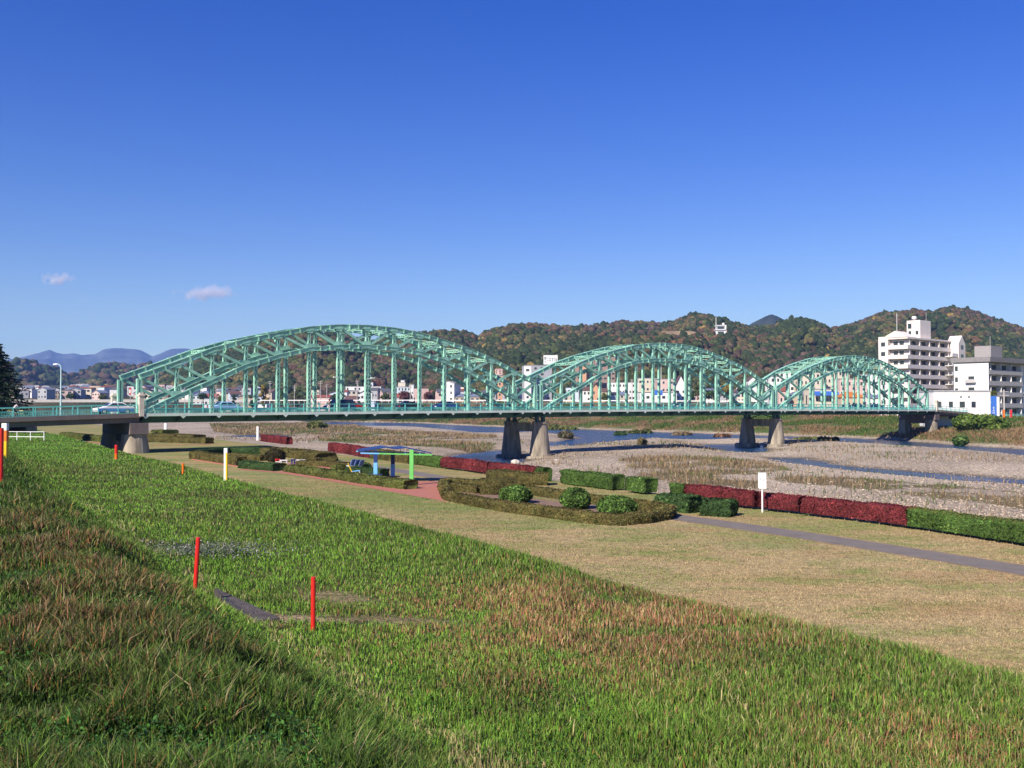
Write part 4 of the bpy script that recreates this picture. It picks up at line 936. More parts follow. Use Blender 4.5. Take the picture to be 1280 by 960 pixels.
chair('yellow backed white and blue chair at the pergola', 445, 595, rad(5), M['yellow'], M['lightblue'])
for i, u in enumerate((435.5, 440.5, 446)):
    chair('blue and white striped chair in the row behind the yellow chair', u, 588.5 + i * .6, rad(150), mat('striped_canvas', (.10, .16, .35), .7, .1), M['white'], 'striped chairs in a row', True)
def stool(label, u, v, m, w_=.5, d_=.4, h_=.42):
    p = P(u, v); r = empty('stool', p, rad(20)); tag(r, label, 'stool'); MB().box(-w_ / 2, w_ / 2, -d_ / 2, d_ / 2, h_ - .09, h_).build('seat', m, r, bevel=.02)
    for sx in (-1, 1): MB().box(sx * (w_ / 2 - .1) - .05, sx * (w_ / 2 - .1) + .05, -d_ / 2 + .05, d_ / 2 - .05, 0, h_ - .09).build('leg', m, r)
stool('small white stool left of the taller white stool in the plaza', 348, 582.5, M['white'])
stool('taller white stool in the left plaza', 354.5, 581.5, M['white'], .7, .5, .5)
stool('navy blue stool in the left plaza', 366.5, 580.5, M['navy'], .45, .45, .5)
stool('wide white bench right of the navy stool', 376, 580, M['white'], 1.0, .5, .42)
stool('red stool at the left edge of the plaza', 347, 578.8, M['red'], .5, .4, .4)

def post(label, p, h, r, bands, name='marker_post', cat='post', lean=0, group=None, square=False):
    root = empty(name, p); tag(root, label, cat, group); z = 0; root.rotation_euler = (0, lean, 0); first = True
    for nm, frac, m in bands:
        b = MB(); h1 = z + h * frac
        if square: b.box(-r, r, -r, r, z - (.15 if first else 0), h1)
        else: b.tube((0, 0, z - (.15 if first else 0)), (0, 0, h1), r, n=12)
        b.build(nm, m, root); z = h1; first = False
    return root
def bz(u, v, z): 
    p = P(u, v, z); 
    for _ in range(4): p = P(u, v, float(levee_h(np.array([p.x]), np.array([p.y]))[0]))
    return p
def grp(Y, u):
    x = XY(u, Y); return Vector((x, Y, float(levee_h(np.array([x]), np.array([float(Y)]))[0])))
p = bz(391.5, 788, 2.7); post('red stake standing upright on bright grass beside a bare soil patch', p, .66 * p.y / 12.4, .030, [('shaft', 1, M['red'])], 'red_stake', 'stake')
p = grp(13.6, 245.5); post('leaning red stake behind the concrete slab', p, ZV(671, 13.6) - p.z, .030, [('shaft', .97, M['red']), ('cap', .03, M['redmark'])], 'red_stake', 'stake', lean=rad(3))
for lab, u, Y, vt, bands, r in (
    ('white and yellow marker post on the edge of the grassy berm', 283, 40.5, 560, [('shaft', .88, None), ('cap', .12, M['white'])], .07),
    ('white and orange marker post at the far left edge', 7, 36.0, 529, [('shaft', .5, M['yellow']), ('middle_band', .3, M['orange']), ('cap', .2, M['white'])], .09)):
    p = grp(Y, u); h = ZV(vt, Y) - p.z
    if bands[0][2] is None:
        root = empty('marker_post', p); tag(root, lab, 'post'); MB().box(-.075, .0, -.05, .05, -.1, h * .86).build('white_face', M['white'], root); MB().box(.0, .06, -.05, .05, -.1, h * .86).build('yellow_face', M['yellow'], root); MB().box(-.075, .06, -.055, .055, h * .86, h).build('cap', M['white'], root)
    else: post(lab, p, h, r, bands, square=True)
p = grp(22.0, 2); post('thick red post cut by the left edge of view', p, ZV(535, 22.0) - p.z, .055, [('shaft', 1, M['red'])], 'red_stake', 'stake')
p = grp(56, 146); post('small distant red stake near the left bridge pier', p, ZV(556, 56) - p.z, .09, [('base', .4, M['orange']), ('shaft', .6, M['red'])], 'red_stake', 'stake')
p = grp(43, 229.5); post('short orange red peg on the far grass edge', p, max(.25, ZV(579, 43) - p.z), .05, [('shaft', 1, M['orange'])], 'red_stake', 'stake')
# white signboard
p = P(953, 640.5); r = empty('signboard', p, rad(-14)); tag(r, 'white notice board on a white pole in front of the red hedge', 'sign'); k = p.y / F
MB().tube((0, 0, -.1), (0, 0, 31 * k), .045, n=10).build('pole', M['white'], r)
b = MB(); w2 = 4.8 * k; b.prism([(-w2, 30.5 * k), (-w2 * .75, 29.8 * k), (w2, 29.8 * k), (w2, 49.5 * k), (-w2, 49.5 * k)], 'y', -.09, -.05); b.build('board', M['white'], r)
b = MB(); gm = mat('grey_print', (.25, .27, .33), .7, 0)
for (x, z, ww, hh) in ((-.45, .55, .12, .1), (-.1, .62, .2, .03), (.25, .40, .08, .22), (.35, .52, .18, .03), (-.35, .38, .15, .03), (.05, .30, .1, .04)): b.box((x - ww) * w2, (x + ww) * w2, -.094, -.091, (30 + 19.5 * z) * k, (30 + 19.5 * (z + hh)) * k)
b.build('printed_marks', gm, r)
p = P(322, 549.5); post('white post by the short dark red hedge beyond the left garden', p, 16.5 * p.y / F, .17, [('shaft', .85, M['white']), ('cap', .15, M['white'])], square=True)
p = P(207, 536.5); post('small white post in the dry field beyond the bridge', p, 7.5 * p.y / F, .3, [('shaft', 1, M['white'])], square=True)
# white pipe barrier on the berm and the small one by the pier
def barrier(label, a, b, h, n):
    r = empty('pipe_barrier', a); tag(r, label, 'barrier'); d = b - a
    for z in (h, h * .35): MB().tube((0, 0, z), (d.x, d.y, d.z + z), .03, n=8).build('rail', M['white'], r)
    for i in range(n): q = d * (i / (n - 1)); MB().tube((q.x, q.y, q.z - .2), (q.x, q.y, q.z + h), .04, n=8).build('post', M['white'], r)
barrier('white pipe barrier at the far left under the bridge', P(-12, 549, 2.7), P(55, 549.5, 2.7), .66, 5)
barrier('low white pipe barrier at the foot of the left pier', P(127, 563.5, .6), P(142, 567, .6), .25, 2)
# concrete slab on the berm
s0 = [P(u, v, z) for u, v, z in ((268, 736, 2.90), (350, 774, 2.79), (322, 778, 2.78), (282, 754, 2.87))]
s = MB(); s.hexa([q + Vector((0, 0, -.25)) for q in s0] + [q + Vector((0, 0, .02)) for q in s0]); o = s.build('concrete_slab', mat('old_concrete', (.075, .065, .062), .9, .35, 6, .4, 20)); tag(o, 'old grey concrete slab sunk in the grass beside the red stakes', 'slab')

# street lamp left, round road sign at the bridge end
def street_lamp():
    x = bx_of(76, WB + 1.3); b = bw(x, WB + 1.3, camb(x) - .3); Y = b.y; r = empty('street_lamp', b); tag(r, 'pale street lamp with a curved arm on the left bridge approach', 'street lamp')
    h = ZV(460, Y) - b.z; m = MB(); m.tube((0, 0, -.2), (0, 0, h), .11, .075, 10); m.build('pole', M['lamp_paint'], r)
    a = MB(); pr = Vector((0, 0, h))
    for i in range(1, 7):
        t = i / 6; q = Vector((-.75 * (1 - cos(t * pi / 2)) * .7, 0, h + .5 * sin(t * pi / 2))); a.tube(pr, q, .06, .05, 8); pr = q
    a.build('arm', M['lamp_paint'], r); l = MB(); l.hexa([(-.95, -.16, h + .36), (-.45, -.13, h + .42), (-.45, .13, h + .42), (-.95, .16, h + .36), (-.92, -.1, h + .52), (-.45, -.08, h + .56), (-.45, .08, h + .56), (-.92, .1, h + .52)]); l.build('lamp_head', M['white'], r, bevel=.03)
street_lamp()
x = 1.2; r = empty('road_sign', bw(x, WB - .2, camb(x)), BANG); tag(r, 'round red road sign on a pole at the left bridge entrance', 'sign')
MB().tube((0, 0, 0), (0, 0, 3.0), .04, n=8).build('pole', M['pole'], r)
d = MB(); d.tube((-.03, 0, 2.75), (-.06, 0, 2.75), .42, n=24); d.build('disc', M['redmark'], r); d = MB(); d.tube((-.062, 0, 2.75), (-.066, 0, 2.75), .24, n=24); d.build('inner_disc', M['white'], r)
# ==PART3==
# ------------------------------------------------------------------ the town across the river
WALLC = {'white': (.74, .73, .71), 'cream': (.62, .55, .44), 'pink': (.62, .44, .40), 'grey': (.36, .37, .40), 'beige': (.50, .40, .30), 'pale blue': (.50, .58, .66)}
ROOFC = {'brown': (.13, .075, .06), 'dark grey': (.09, .095, .11), 'blue grey': (.16, .19, .26), 'rust red': (.26, .08, .055), 'light grey': (.36, .36, .37), 'black': (.035, .035, .04)}
WM = {k: wall_mat(k.replace(' ', '_') + '_wall', v) for k, v in WALLC.items()}; RM = {k: mat(k.replace(' ', '_') + '_roof', v, .7, .15, 1) for k, v in ROOFC.items()}
WM['orange'] = wall_mat('orange_wall', (.60, .33, .20)); WM['apartment'] = wall_mat('apartment_wall', (.75, .67, .62)); WM['brick'] = wall_mat('brown_wall', (.33, .22, .18))
RM['orange'] = mat('orange_roof', (.50, .17, .035), .6, .1, 1); RM['flat'] = mat('flat_roof', (.30, .30, .31), .8, .1, 1)
def building(label, u0, u1, vtop, Y, depth, wall, roof=None, rtype='flat', rz=0, cols=4, rows=2, roofh=1.8, vbase=None, name='house', cat='house', group=None, side=True, wsize=.5, z0=None):
    """front face spans photo columns u0..u1 at depth Y; windows on the front and the left side"""
    X0, X1 = XY(u0, Y), XY(u1, Y); w_ = X1 - X0; xc = (X0 + X1) / 2
    if z0 is None: z0 = Hs(xc, Y)
    h = ZV(vtop, Y) - z0
    wh = h - (roofh if rtype != 'flat' else 0); wh = max(wh, 1.6)
    r = empty(name, (xc, Y, z0), rz); tag(r, label, cat, group); a = w_ / 2
    b = MB(); b.box(-a, a, 0, depth, -2.5, wh); wm = b.build('wall', WM[wall] if isinstance(wall, str) else wall, r)
    rm = RM[roof] if roof else RM['flat']
    m = MB(); e = .4
    if rtype == 'gable':
        m.hexa([(-a - e, -e, wh - .1), (a + e, -e, wh - .1), (a + e, depth / 2, wh + roofh), (-a - e, depth / 2, wh + roofh), (-a - e, -e, wh + .12), (a + e, -e, wh + .12), (a + e, depth / 2, wh + roofh + .22), (-a - e, depth / 2, wh + roofh + .22)])
        m.hexa([(-a - e, depth / 2 + .01, wh + roofh), (a + e, depth / 2 + .01, wh + roofh), (a + e, depth + e, wh - .1), (-a - e, depth + e, wh - .1), (-a - e, depth / 2 + .01, wh + roofh + .22), (a + e, depth / 2 + .01, wh + roofh + .22), (a + e, depth + e, wh + .12), (-a - e, depth + e, wh + .12)])
        g = MB(); g.prism([(0.02, wh), (depth - .02, wh), (depth / 2, wh + roofh)], 'x', -a + .02, a - .02); g.build('gable', WM[wall], r)
    elif rtype == 'gable_front':
        for s in (-1, 1):
            c = [(0.005 * s, -e, wh + roofh), (s * (a + e), -e, wh - .15), (s * (a + e), depth + e, wh - .15), (0.005 * s, depth + e, wh + roofh)]
            if s > 0: pass
            m.hexa(c + [(x, y, z + .24) for x, y, z in c])
        g = MB(); g.prism([(-a + .02, wh), (a - .02, wh), (0, wh + roofh)], 'y', .02, depth - .02); g.build('gable', WM[wall], r)
    elif rtype == 'hip':
        i_ = min(a, depth / 2) * .8
        m.add([(-a - e, -e, wh), (a + e, -e, wh), (a + e, depth + e, wh), (-a - e, depth + e, wh), (-a + i_, depth / 2 - .05, wh + roofh), (a - i_, depth / 2 - .05, wh + roofh), (a - i_, depth / 2 + .05, wh + roofh), (-a + i_, depth / 2 + .05, wh + roofh)], [(3, 2, 1, 0), (0, 1, 5, 4), (1, 2, 6, 5), (2, 3, 7, 6), (3, 0, 4, 7), (4, 5, 6, 7)])
    else:
        m.box(-a - .15, a + .15, -.15, depth + .15, wh, wh + .35)
    m.build('roof', rm, r)
    fl = wh / max(rows, 1); pw = w_ / max(cols, 1)
    for j in range(rows):
        for i in range(cols):
            if random.random() < .12: continue
            x = -a + pw * (i + .5); z = fl * (j + .55); ww = pw * wsize * random.uniform(.75, 1.2) / 2; hh = min(fl * .5, 1.5) / 2
            f = MB(); f.box(x - ww - .06, x + ww + .06, -.07, -.002, z - hh - .06, z + hh + .06); fo = f.build('window', M['white'], r)
            MB().box(x - ww, x + ww, -.085, -.071, z - hh, z + hh).build('pane', M['glass'], fo)
        if side and depth > 5:
            for s in ((-1,) if xc > 0 else (1,)):
                y = depth * .5; f = MB(); xx = s * a; f.box(min(xx, xx + s * .06), max(xx, xx + s * .06), y - .7, y + .7, fl * (j + .35), fl * (j + .75)); f.build('window', M['glass'], r)
    return r
B = building
# the left end, between the conifer and the first arch
B('pink long low house with pale roof behind the left arch entrance', 162, 200, 486.5, 820, 9, 'pink', 'light grey', 'gable', cols=6)
B('long pink school like block behind the second left panels', 203, 237, 486, 830, 10, 'pink', 'light grey', 'gable', cols=8)
B('tall white house with a dark upper window near the conifer', 46.5, 52.5, 486.5, 900, 6, 'white', 'light grey', cols=2, rows=2)
B('white house with a pointed gable right of the conifer', 36, 44, 485, 930, 7, 'white', 'dark grey', 'gable_front', cols=2)
B('pale house with an arched looking light roof left of the street lamp', 63, 71, 485, 930, 8, 'cream', 'light grey', 'hip', cols=3)
B('low white house on the rise above the roofs, right of the street lamp', 118, 129, 486, 1150, 8, 'white', 'brown', 'gable', cols=4, rows=1)
B('white gabled house high on the rise left of the first arch', 107, 116, 484, 1120, 8, 'white', 'dark grey', 'gable', cols=3)
# under the left arch
B('small cream building with brown roof left of the long white factory', 389, 399, 487.5, 640, 7, 'cream', 'brown', 'flat', cols=3)
B('wide low shed with pale walls and a rust red roof under the left arch', 385, 412, 494, 600, 8, 'pink', 'rust red', 'gable', cols=5, rows=1, roofh=1.2)
B('long white factory with stepped roof under the left arch middle', 432, 476, 483.5, 680, 14, 'white', 'light grey', cols=9, rows=3, name='factory', cat='factory')
B('white block on top at the right of the long white factory', 455, 466, 478.5, 690, 8, 'white', 'light grey', cols=3, rows=3, side=False)
B('pale blue building with cream tower right of the factory', 493, 513, 484, 650, 10, 'pale blue', 'flat', cols=5, rows=3)
B('cream stair tower rising behind the pale blue building', 497.5, 506.5, 478.5, 664, 6, 'cream', None, cols=1, rows=1, side=False)
B('small white box tower topped on the cream stair tower side', 501, 505.5, 475.5, 672, 4, 'white', None, cols=1, rows=1, side=False)
B('white three storey block right of the pale blue building', 512, 517, 481, 640, 8, 'white', None, cols=2, rows=3)
B('bright white apartment with a few small dark windows, right part of the left arch', 552, 568, 476.5, 560, 14, 'white', 'light grey', 'gable_front', cols=2, rows=3, wsize=.3, roofh=1.2, rz=rad(-12))
B('house with grey tiled roof beside the bright white apartment', 568, 600, 492, 560, 9, 'beige', 'blue grey', 'hip', cols=5, rows=1)
B('narrow orange tower house near the first pier', 622, 632.5, 470, 600, 8, 'orange', 'flat', cols=2, rows=5)
B('grey hipped roof house left of the orange tower', 596, 620, 489, 580, 9, 'grey', 'dark grey', 'hip', cols=4, rows=2)
def sign_box(label, u0, u1, v0, v1, Y, col, ink, marks, z0=None):
    X0, X1 = XY(u0, Y), XY(u1, Y); z1, zb = ZV(v0, Y), ZV(v1, Y); r = empty('roof_sign', ((X0 + X1) / 2, Y, zb)); tag(r, label, 'sign'); a = (X1 - X0) / 2; h = z1 - zb
    MB().box(-a, a, 0, 1.2, 0, h).build('panel', col, r)
    m = MB()
    for (x, z, w_, hh) in marks: m.box((x * 2 - 1) * a, ((x + w_) * 2 - 1) * a, -.06, -.01, z * h, (z + hh) * h)
    m.build('lettering', ink, r)
    m = MB()
    for s in (-.7, .7): m.box(s * a - .12, s * a + .12, .4, .8, -3.5, 0)
    m.build('support', M['pole'], r)
sign_box('pink rooftop sign with a dark square letter on the orange tower', 619, 628, 461, 468.5, 602, WM['pink'], RM['brown'], [(.12, .75, .3, .13), (.12, .2, .1, .5), (.58, .75, .3, .13), (.58, .46, .3, .12), (.58, .16, .3, .13), (.58, .2, .08, .6)])
B('large grey white hotel block with square windows behind the first pier', 657, 690, 457, 640, 16, 'grey', 'flat', cols=4, rows=6, name='hotel', cat='hotel', rz=rad(8))
B('lower white wing of the hotel reaching left', 655, 664, 457.5, 625, 8, 'white', None, cols=1, rows=4, wsize=.4, name='hotel', cat='hotel', side=False)
sign_box('white rooftop sign with dark lettering on the grey hotel block', 679.5, 697, 444, 455.5, 642, M['white'], mat('dark_print', (.12, .13, .16), .7, 0), [(.06, .52, .06, .3), (.14, .52, .05, .3), (.06, .25, .13, .08), (.25, .38, .10, .06), (.27, .62, .06, .08), (.40, .60, .12, .07), (.40, .35, .12, .07), (.45, .35, .03, .3), (.57, .60, .14, .07), (.63, .32, .04, .3), (.74, .6, .1, .07), (.76, .34, .03, .2), (.86, .34, .07, .3)])
B('brown apartment block with stacked balconies right of the hotel', 716, 742, 450, 660, 14, 'brick', 'flat', cols=5, rows=8, name='apartment_block', cat='apartment', wsize=.75)
B('second brown apartment block, nearer the middle of the second arch', 744, 769, 447, 690, 14, 'brick', 'flat', cols=5, rows=9, name='apartment_block', cat='apartment', wsize=.7)
B('orange tan stair tower between the brown apartments', 727, 733, 456, 655, 4, 'orange', None, cols=1, rows=2, side=False)
B('white low house left of the peach house by the first pier', 724, 738, 484, 560, 8, 'white', 'brown', 'gable', cols=3)
B('peach house with a steep dark gable under the middle arch', 739, 750, 480, 550, 8, 'orange', 'brown', 'gable_front', cols=2, rows=2, roofh=3.2)
B('long white building with small windows under the middle arch', 761, 798, 478.5, 640, 12, 'white', 'light grey', cols=9, rows=3)
B('cream block left of the tall flag pole under the middle arch', 798, 826, 473, 660, 12, 'cream', 'blue grey', cols=6, rows=3)
B('pink white block with blue grey roof right of the flag pole', 822, 842, 474, 640, 12, 'pink', 'blue grey', cols=4, rows=3)
B('house with a steep brown roof and white gable under the middle arch', 843, 859, 469.5, 660, 9, 'white', 'brown', 'gable_front', cols=2, rows=2, roofh=9)
B('low white shop with dark front below the blue banner', 800, 846, 491, 560, 8, 'white', 'dark grey', cols=7, rows=1)
B('white house with brown roof on the slope left of the second pier', 936, 946, 471, 640, 8, 'white', 'brown', 'gable_front', cols=2, rows=2, roofh=2.5)
MBb = MB().box(-3.2, 3.2, -.2, .0, 0, 2.8); r = empty('banner', (XY(821, 545), 545, ZV(494, 545))); tag(r, 'bright blue banner hanging under the middle arch', 'banner'); MBb.build('cloth', M['blue'], r)
# behind the right arch
B('tall white block with dark windows left in the right arch', 963, 976, 471, 470, 10, 'white', None, cols=2, rows=4)
B('white building with large flat front behind the right arch, left half', 974, 1000, 465, 480, 12, 'white', None, cols=4, rows=5)
B('pale building with rows of windows in the middle of the right arch', 1000, 1030, 466, 470, 12, 'cream', None, cols=6, rows=5)
B('long cream building right of the middle in the right arch', 1030, 1062, 463, 480, 12, 'cream', 'light grey', cols=7, rows=5)
B('pinkish building with a band of windows at right in the right arch', 1050, 1084, 474, 440, 10, 'pink', None, cols=7, rows=3)
B('white building below the tall apartment at the right arch foot', 1084, 1106, 468, 450, 10, 'white', None, cols=4, rows=4)
B('pink low house at the left foot of the right arch', 974, 984, 483, 400, 8, 'pink', 'rust red', 'gable', cols=2, rows=1)
B('cream shop with a blue awning behind the right arch', 1012, 1048, 487, 390, 8, 'cream', None, cols=6, rows=1, vbase=0)
a = empty('awning', (XY(1032, 389), 388.6, ZV(494.5, 389))); tag(a, 'long bright blue awning on the cream shop', 'awning'); MB().hexa([(-4.6, -1.2, 0), (4.6, -1.2, 0), (4.6, .1, .2), (-4.6, .1, .2), (-4.6, -1.2, 1.2), (4.6, -1.2, 1.2), (4.6, .1, 1.7), (-4.6, .1, 1.7)]).build('canopy', M['blue'], a)
B('low shop with an orange hipped roof behind the right arch', 1051, 1084, 489.5, 375, 9, 'beige', 'orange', 'hip', cols=5, rows=1, roofh=2.2)
B('small white shop between the orange roof and the tall apartment', 1086, 1100, 494, 370, 7, 'white', 'blue grey', 'gable', cols=3, rows=1, roofh=1.0)
# random smaller houses between the landmarks, each its own colours
combos = [(w_, r_) for w_ in WALLC for r_ in ROOFC]; random.shuffle(combos); ci = 0
zones = [('left of the street lamp', 18, 74, 690, 960, 22), ('between street lamp and left arch', 78, 146, 690, 960, 34), ('behind left end of left arch', 150, 240, 680, 940, 26), ('left half of left arch', 242, 335, 600, 800, 28),
         ('middle of the left arch', 400, 500, 570, 760, 16), ('right half of left arch', 515, 655, 560, 720, 20), ('left half of middle arch', 690, 780, 560, 660, 8), ('right half of middle arch', 850, 950, 560, 680, 8), ('left part of the right arch', 952, 1010, 400, 520, 6)]
for zn, ua, ub, Ya, Yb, n in zones:
    pool = combos[:]; random.shuffle(pool)
    for i in range(n):
        wl, rf = pool[i]; Y = Ya + (Yb - Ya) * (i + random.random()) / n; u = random.uniform(ua, ub); w_ = random.uniform(5, 10); X = XY(u, Y); z0 = Hs(X, Y)
        z0 = max(z0, 0); hh = random.uniform(5.5, 9.0); rt = random.choice(['gable', 'gable', 'hip', 'gable_front', 'flat'])
        B(f"small {wl} house with {rf} {'flat' if rt == 'flat' else 'pitched'} roof, {zn}", u - w_ / 2 * F / Y, u + w_ / 2 * F / Y, HOR - (z0 + hh - E) * F / Y, Y, random.uniform(6, 9), wl, rf, rt, rz=rad(random.uniform(-30, 30)), cols=random.choice((2, 3)), rows=random.choice((1, 2)), roofh=random.uniform(1.2, 2.2), group='small houses of the town', side=False)

# tall apartment slab with wrap-round balconies, its corner towards the camera
def slab_block(label, uc, Yc, vtop, L_left, L_right, floors, z0, wall, band, gables=False):
    Xc = XY(uc, Yc); r = empty('apartment_block', (Xc, Yc, z0), BANG); tag(r, label, 'apartment'); h = ZV(vtop, Yc) - z0; fh = h / floors
    # local x: away along the bridge direction; local y: the left facade runs along +y
    MB().box(1.5, L_right, 1.5, L_left, -4, h).build('wall', wall, r)
    rf = MB(); rf.box(-.1, L_right + .2, -.1, L_left + .2, h, h + .55); rf.build('roof', band, r)
    for j in range(floors):
        z = j * fh
        b = MB(); b.box(-.02, L_right - 4.5, -.02, 1.48, z - .12, z + .12); b.box(-.02, 1.48, 1.49, L_left - 3.0, z - .12, z + .12); b.box(-.06, L_right - 4.5, -.10, -.02, z - .14, z + 1.1); b.box(-.10, -.02, -.1, L_left - 3.0, z - .14, z + 1.1)
        b.build('balcony', band, r)
        n = int((L_right - 6) / 3.2)
        for i in range(n):
            x = 1.9 + i * 3.2; MB().box(x, x + 2.7, 1.44, 1.498, z + .15, z + fh * .84).build('window', M['glass'], r)  # balcony windows, widened so dark glass also stands in for recess shade
        for i in range(2): MB().box(1.44, 1.498, 2.0 + i * 2.0, 3.4 + i * 2.0, z + .2, z + fh * .78).build('window', M['glass'], r)
        MB().box(.0, .06, 1.0, 2.0, z + .9, z + fh * .75) 
    for j in range(floors):
        for i in range(int((L_right - 6) / 6.4) + 1): x = 1.6 + i * 6.4; MB().box(x - .08, x + .08, .02, 1.49, j * fh + .13, j * fh + fh - .14).build('partition', wall, r)
    return r, h, fh
ap, h, fh = slab_block('tall pinkish apartment tower with wraparound balconies and a rooftop lift house', 1135, 310, 423, 9.4, 33.0, 8, 2.3, WM['apartment'], WM['apartment'])
b = MB(); b.box(-.3, 10, 6.4, 9.6, -4, h + .9); b.build('end_wall', WM['apartment'], ap)
for j in range(8): MB().box(-.36, -.302, 7.3, 8.7, j * fh + .9, j * fh + 2.2).build('window', M['glass'], ap)
g = MB(); g.prism([(-.1, h + .56), (8.2, h + .56), (4.0, h + 2.6)], 'x', -.3, 6); g.build('gable', WM['apartment'], ap)
pt = MB(); pt.box(12, 19, 2, 6.5, h + .56, h + 6.6); po = pt.build('lift_house', WM['apartment'], ap)
for (y0, y1, z0_, z1_) in ((2.6, 3.5, 2.0, 3.2), (5.0, 5.9, 2.0, 3.2), (4.9, 6.1, 4.0, 5.6)): MB().box(11.9, 11.99, y0, y1, h + z0_, h + z1_).build('window', M['glass'], po)
MB().tube((1, 4, h + 2.4), (1, 4, h + 8.2), .07, n=6).build('antenna', M['white'], ap); MB().tube((18, 3, h + 6.5), (18, 3, h + 9.6), .06, n=6).build('antenna', M['pole'], ap)
MB().lathe([(.05, 0), (.7, .5), (.8, 1.0), (.5, 1.3)], 12, (13, 4.5, h + 6.7)).build('roof_tank', M['white'], ap)
st = MB(); st.box(28.6, 33.4, -2.6, 1.4, -4, h - .5); so_ = st.build('stair_tower', WM['apartment'], ap)
g = MB(); g.prism([(28.6, h - .49), (33.4, h - .49), (31, h + 2.2)], 'y', -2.6, 1.4); g.build('gable', WM['apartment'], ap)
for j in range(3, 8): MB().box(30.2, 31.8, -2.68, -2.61, j * fh + .8, j * fh + 2.1).build('window', M['glass'], so_)
# outdoor stair landings
for j in range(7):
    b = MB(); b.box(24.5, 28.4, -2.4, .0, j * fh + 1.2, j * fh + 1.4); b.box(24.5, 28.4, -2.45, -2.37, j * fh + 1.2, j * fh + 2.3); b.build('stair_landing', WM['white'], ap)
wb_, h2, fh2 = slab_block('white five storey block with dark balconies and a grey roof edge', 1236, 268, 453, 9.2, 26.0, 5, 2.3, WM['white'], mat('grey_balcony', (.44, .42, .40), .8, .1))
b = MB(); b.box(-.35, 10, -.35, 9.5, -4, h2 - .02); 
b = MB(); b.box(-.3, -.12, -.12, 9.3, -4, h2 - .02); b.build('end_wall', WM['white'], wb_)
p = MB(); p.box(-.8, 27, -.8, 10, h2 + .2, h2 + 1.5); p.build('roof_edge', mat('grey_fascia', (.22, .21, .21), .8, .15), wb_)
for j in range(1, 4):
    MB().box(-.36, -.31, 3.7, 5.3, j * fh2 + .9, j * fh2 + 2.4).build('window', M['glass'], wb_)
    b = MB(); b.box(-1.2, -.31, 3.2, 5.9, j * fh2 + .6, j * fh2 + .75); b.box(-1.2, -1.13, 3.2, 5.9, j * fh2 + .76, j * fh2 + 1.55); b.build('small_balcony', mat('balcony_grey', (.45, .43, .42), .8, .1), wb_)
for j in range(5): MB().box(-.36, -.31, 8.2, 9.0, j * fh2 + .9, j * fh2 + 2.2).build('window', M['glass'], wb_)
p = MB(); p.box(5, 12, 1.5, 6, h2 + 1.5, h2 + 4.8); p.build('roof_house', mat('grey_roof_house', (.30, .28, .28), .8, .1), wb_)
MB().tube((8, 3, h2 + 4.8), (8, 3, h2 + 7.5), .06, n=6).build('antenna', M['pole'], wb_)
# low white building by the bridge end
lw = B('low bright white building with five windows beside the right bridge end', 1167, 1238, 489.5, 256, 9, 'white', 'light grey', 'flat', cols=5, rows=1, name='low_building', cat='building', z0=2.0, wsize=.42)
for x in (-.3, 1.75): MB().tube((x, -.02, 6.0), (x, -.10, 6.0), .22, n=14).build('round_vent', M['glass'], lw)
B('dark fronted shop right of the blue sign beyond the bridge', 1246, 1280, 494, 285, 8, 'grey', 'dark grey', cols=4, rows=1, z0=1.5)
B('white house at the right edge behind the white five storey block', 1268, 1300, 481, 330, 9, 'white', 'blue grey', 'gable', cols=3, rows=2, z0=2)
sg = empty('shop_sign', (XY(1243, 250), 250, 1.5)); tag(sg, 'tall blue and white shop sign beside the low white building', 'sign')
MB().box(-.9, .5, -.1, .1, 1.6, ZV(495, 250) - 1.5).build('panel', M['blue'], sg); MB().box(.52, 1.2, -.1, .1, 1.6, ZV(496, 250) - 1.5).build('panel', M['white'], sg)
for x in (-.7, .9): MB().tube((x, 0, -1), (x, 0, 1.6), .06, n=8).build('pole', M['pole'], sg)
m = MB()
for (x, z, w_, h_) in ((-.5, 3.6, .5, .1), (-.3, 3.1, .12, .9), (-.55, 2.9, .6, .1), (-.5, 2.2, .1, .5), (-.15, 2.2, .1, .5)): m.box(x, x + w_, -.13, -.105, z, z + h_)
m.build('lettering', M['white'], sg)
for lab, u in (('orange banner flag right of the blue shop sign', 1253), ('slim red banner flag before the dark shop', 1262)):
    r = empty('banner_flag', (XY(u, 252), 252, 1.2)); tag(r, lab, 'flag'); MB().tube((0, 0, -.5), (0, 0, 3.6), .04, n=6).build('pole', M['pole'], r); MB().box(.05, .55, -.02, .02, 1.6, 3.5).build('cloth', M['orange'] if u < 1260 else M['redmark'], r)
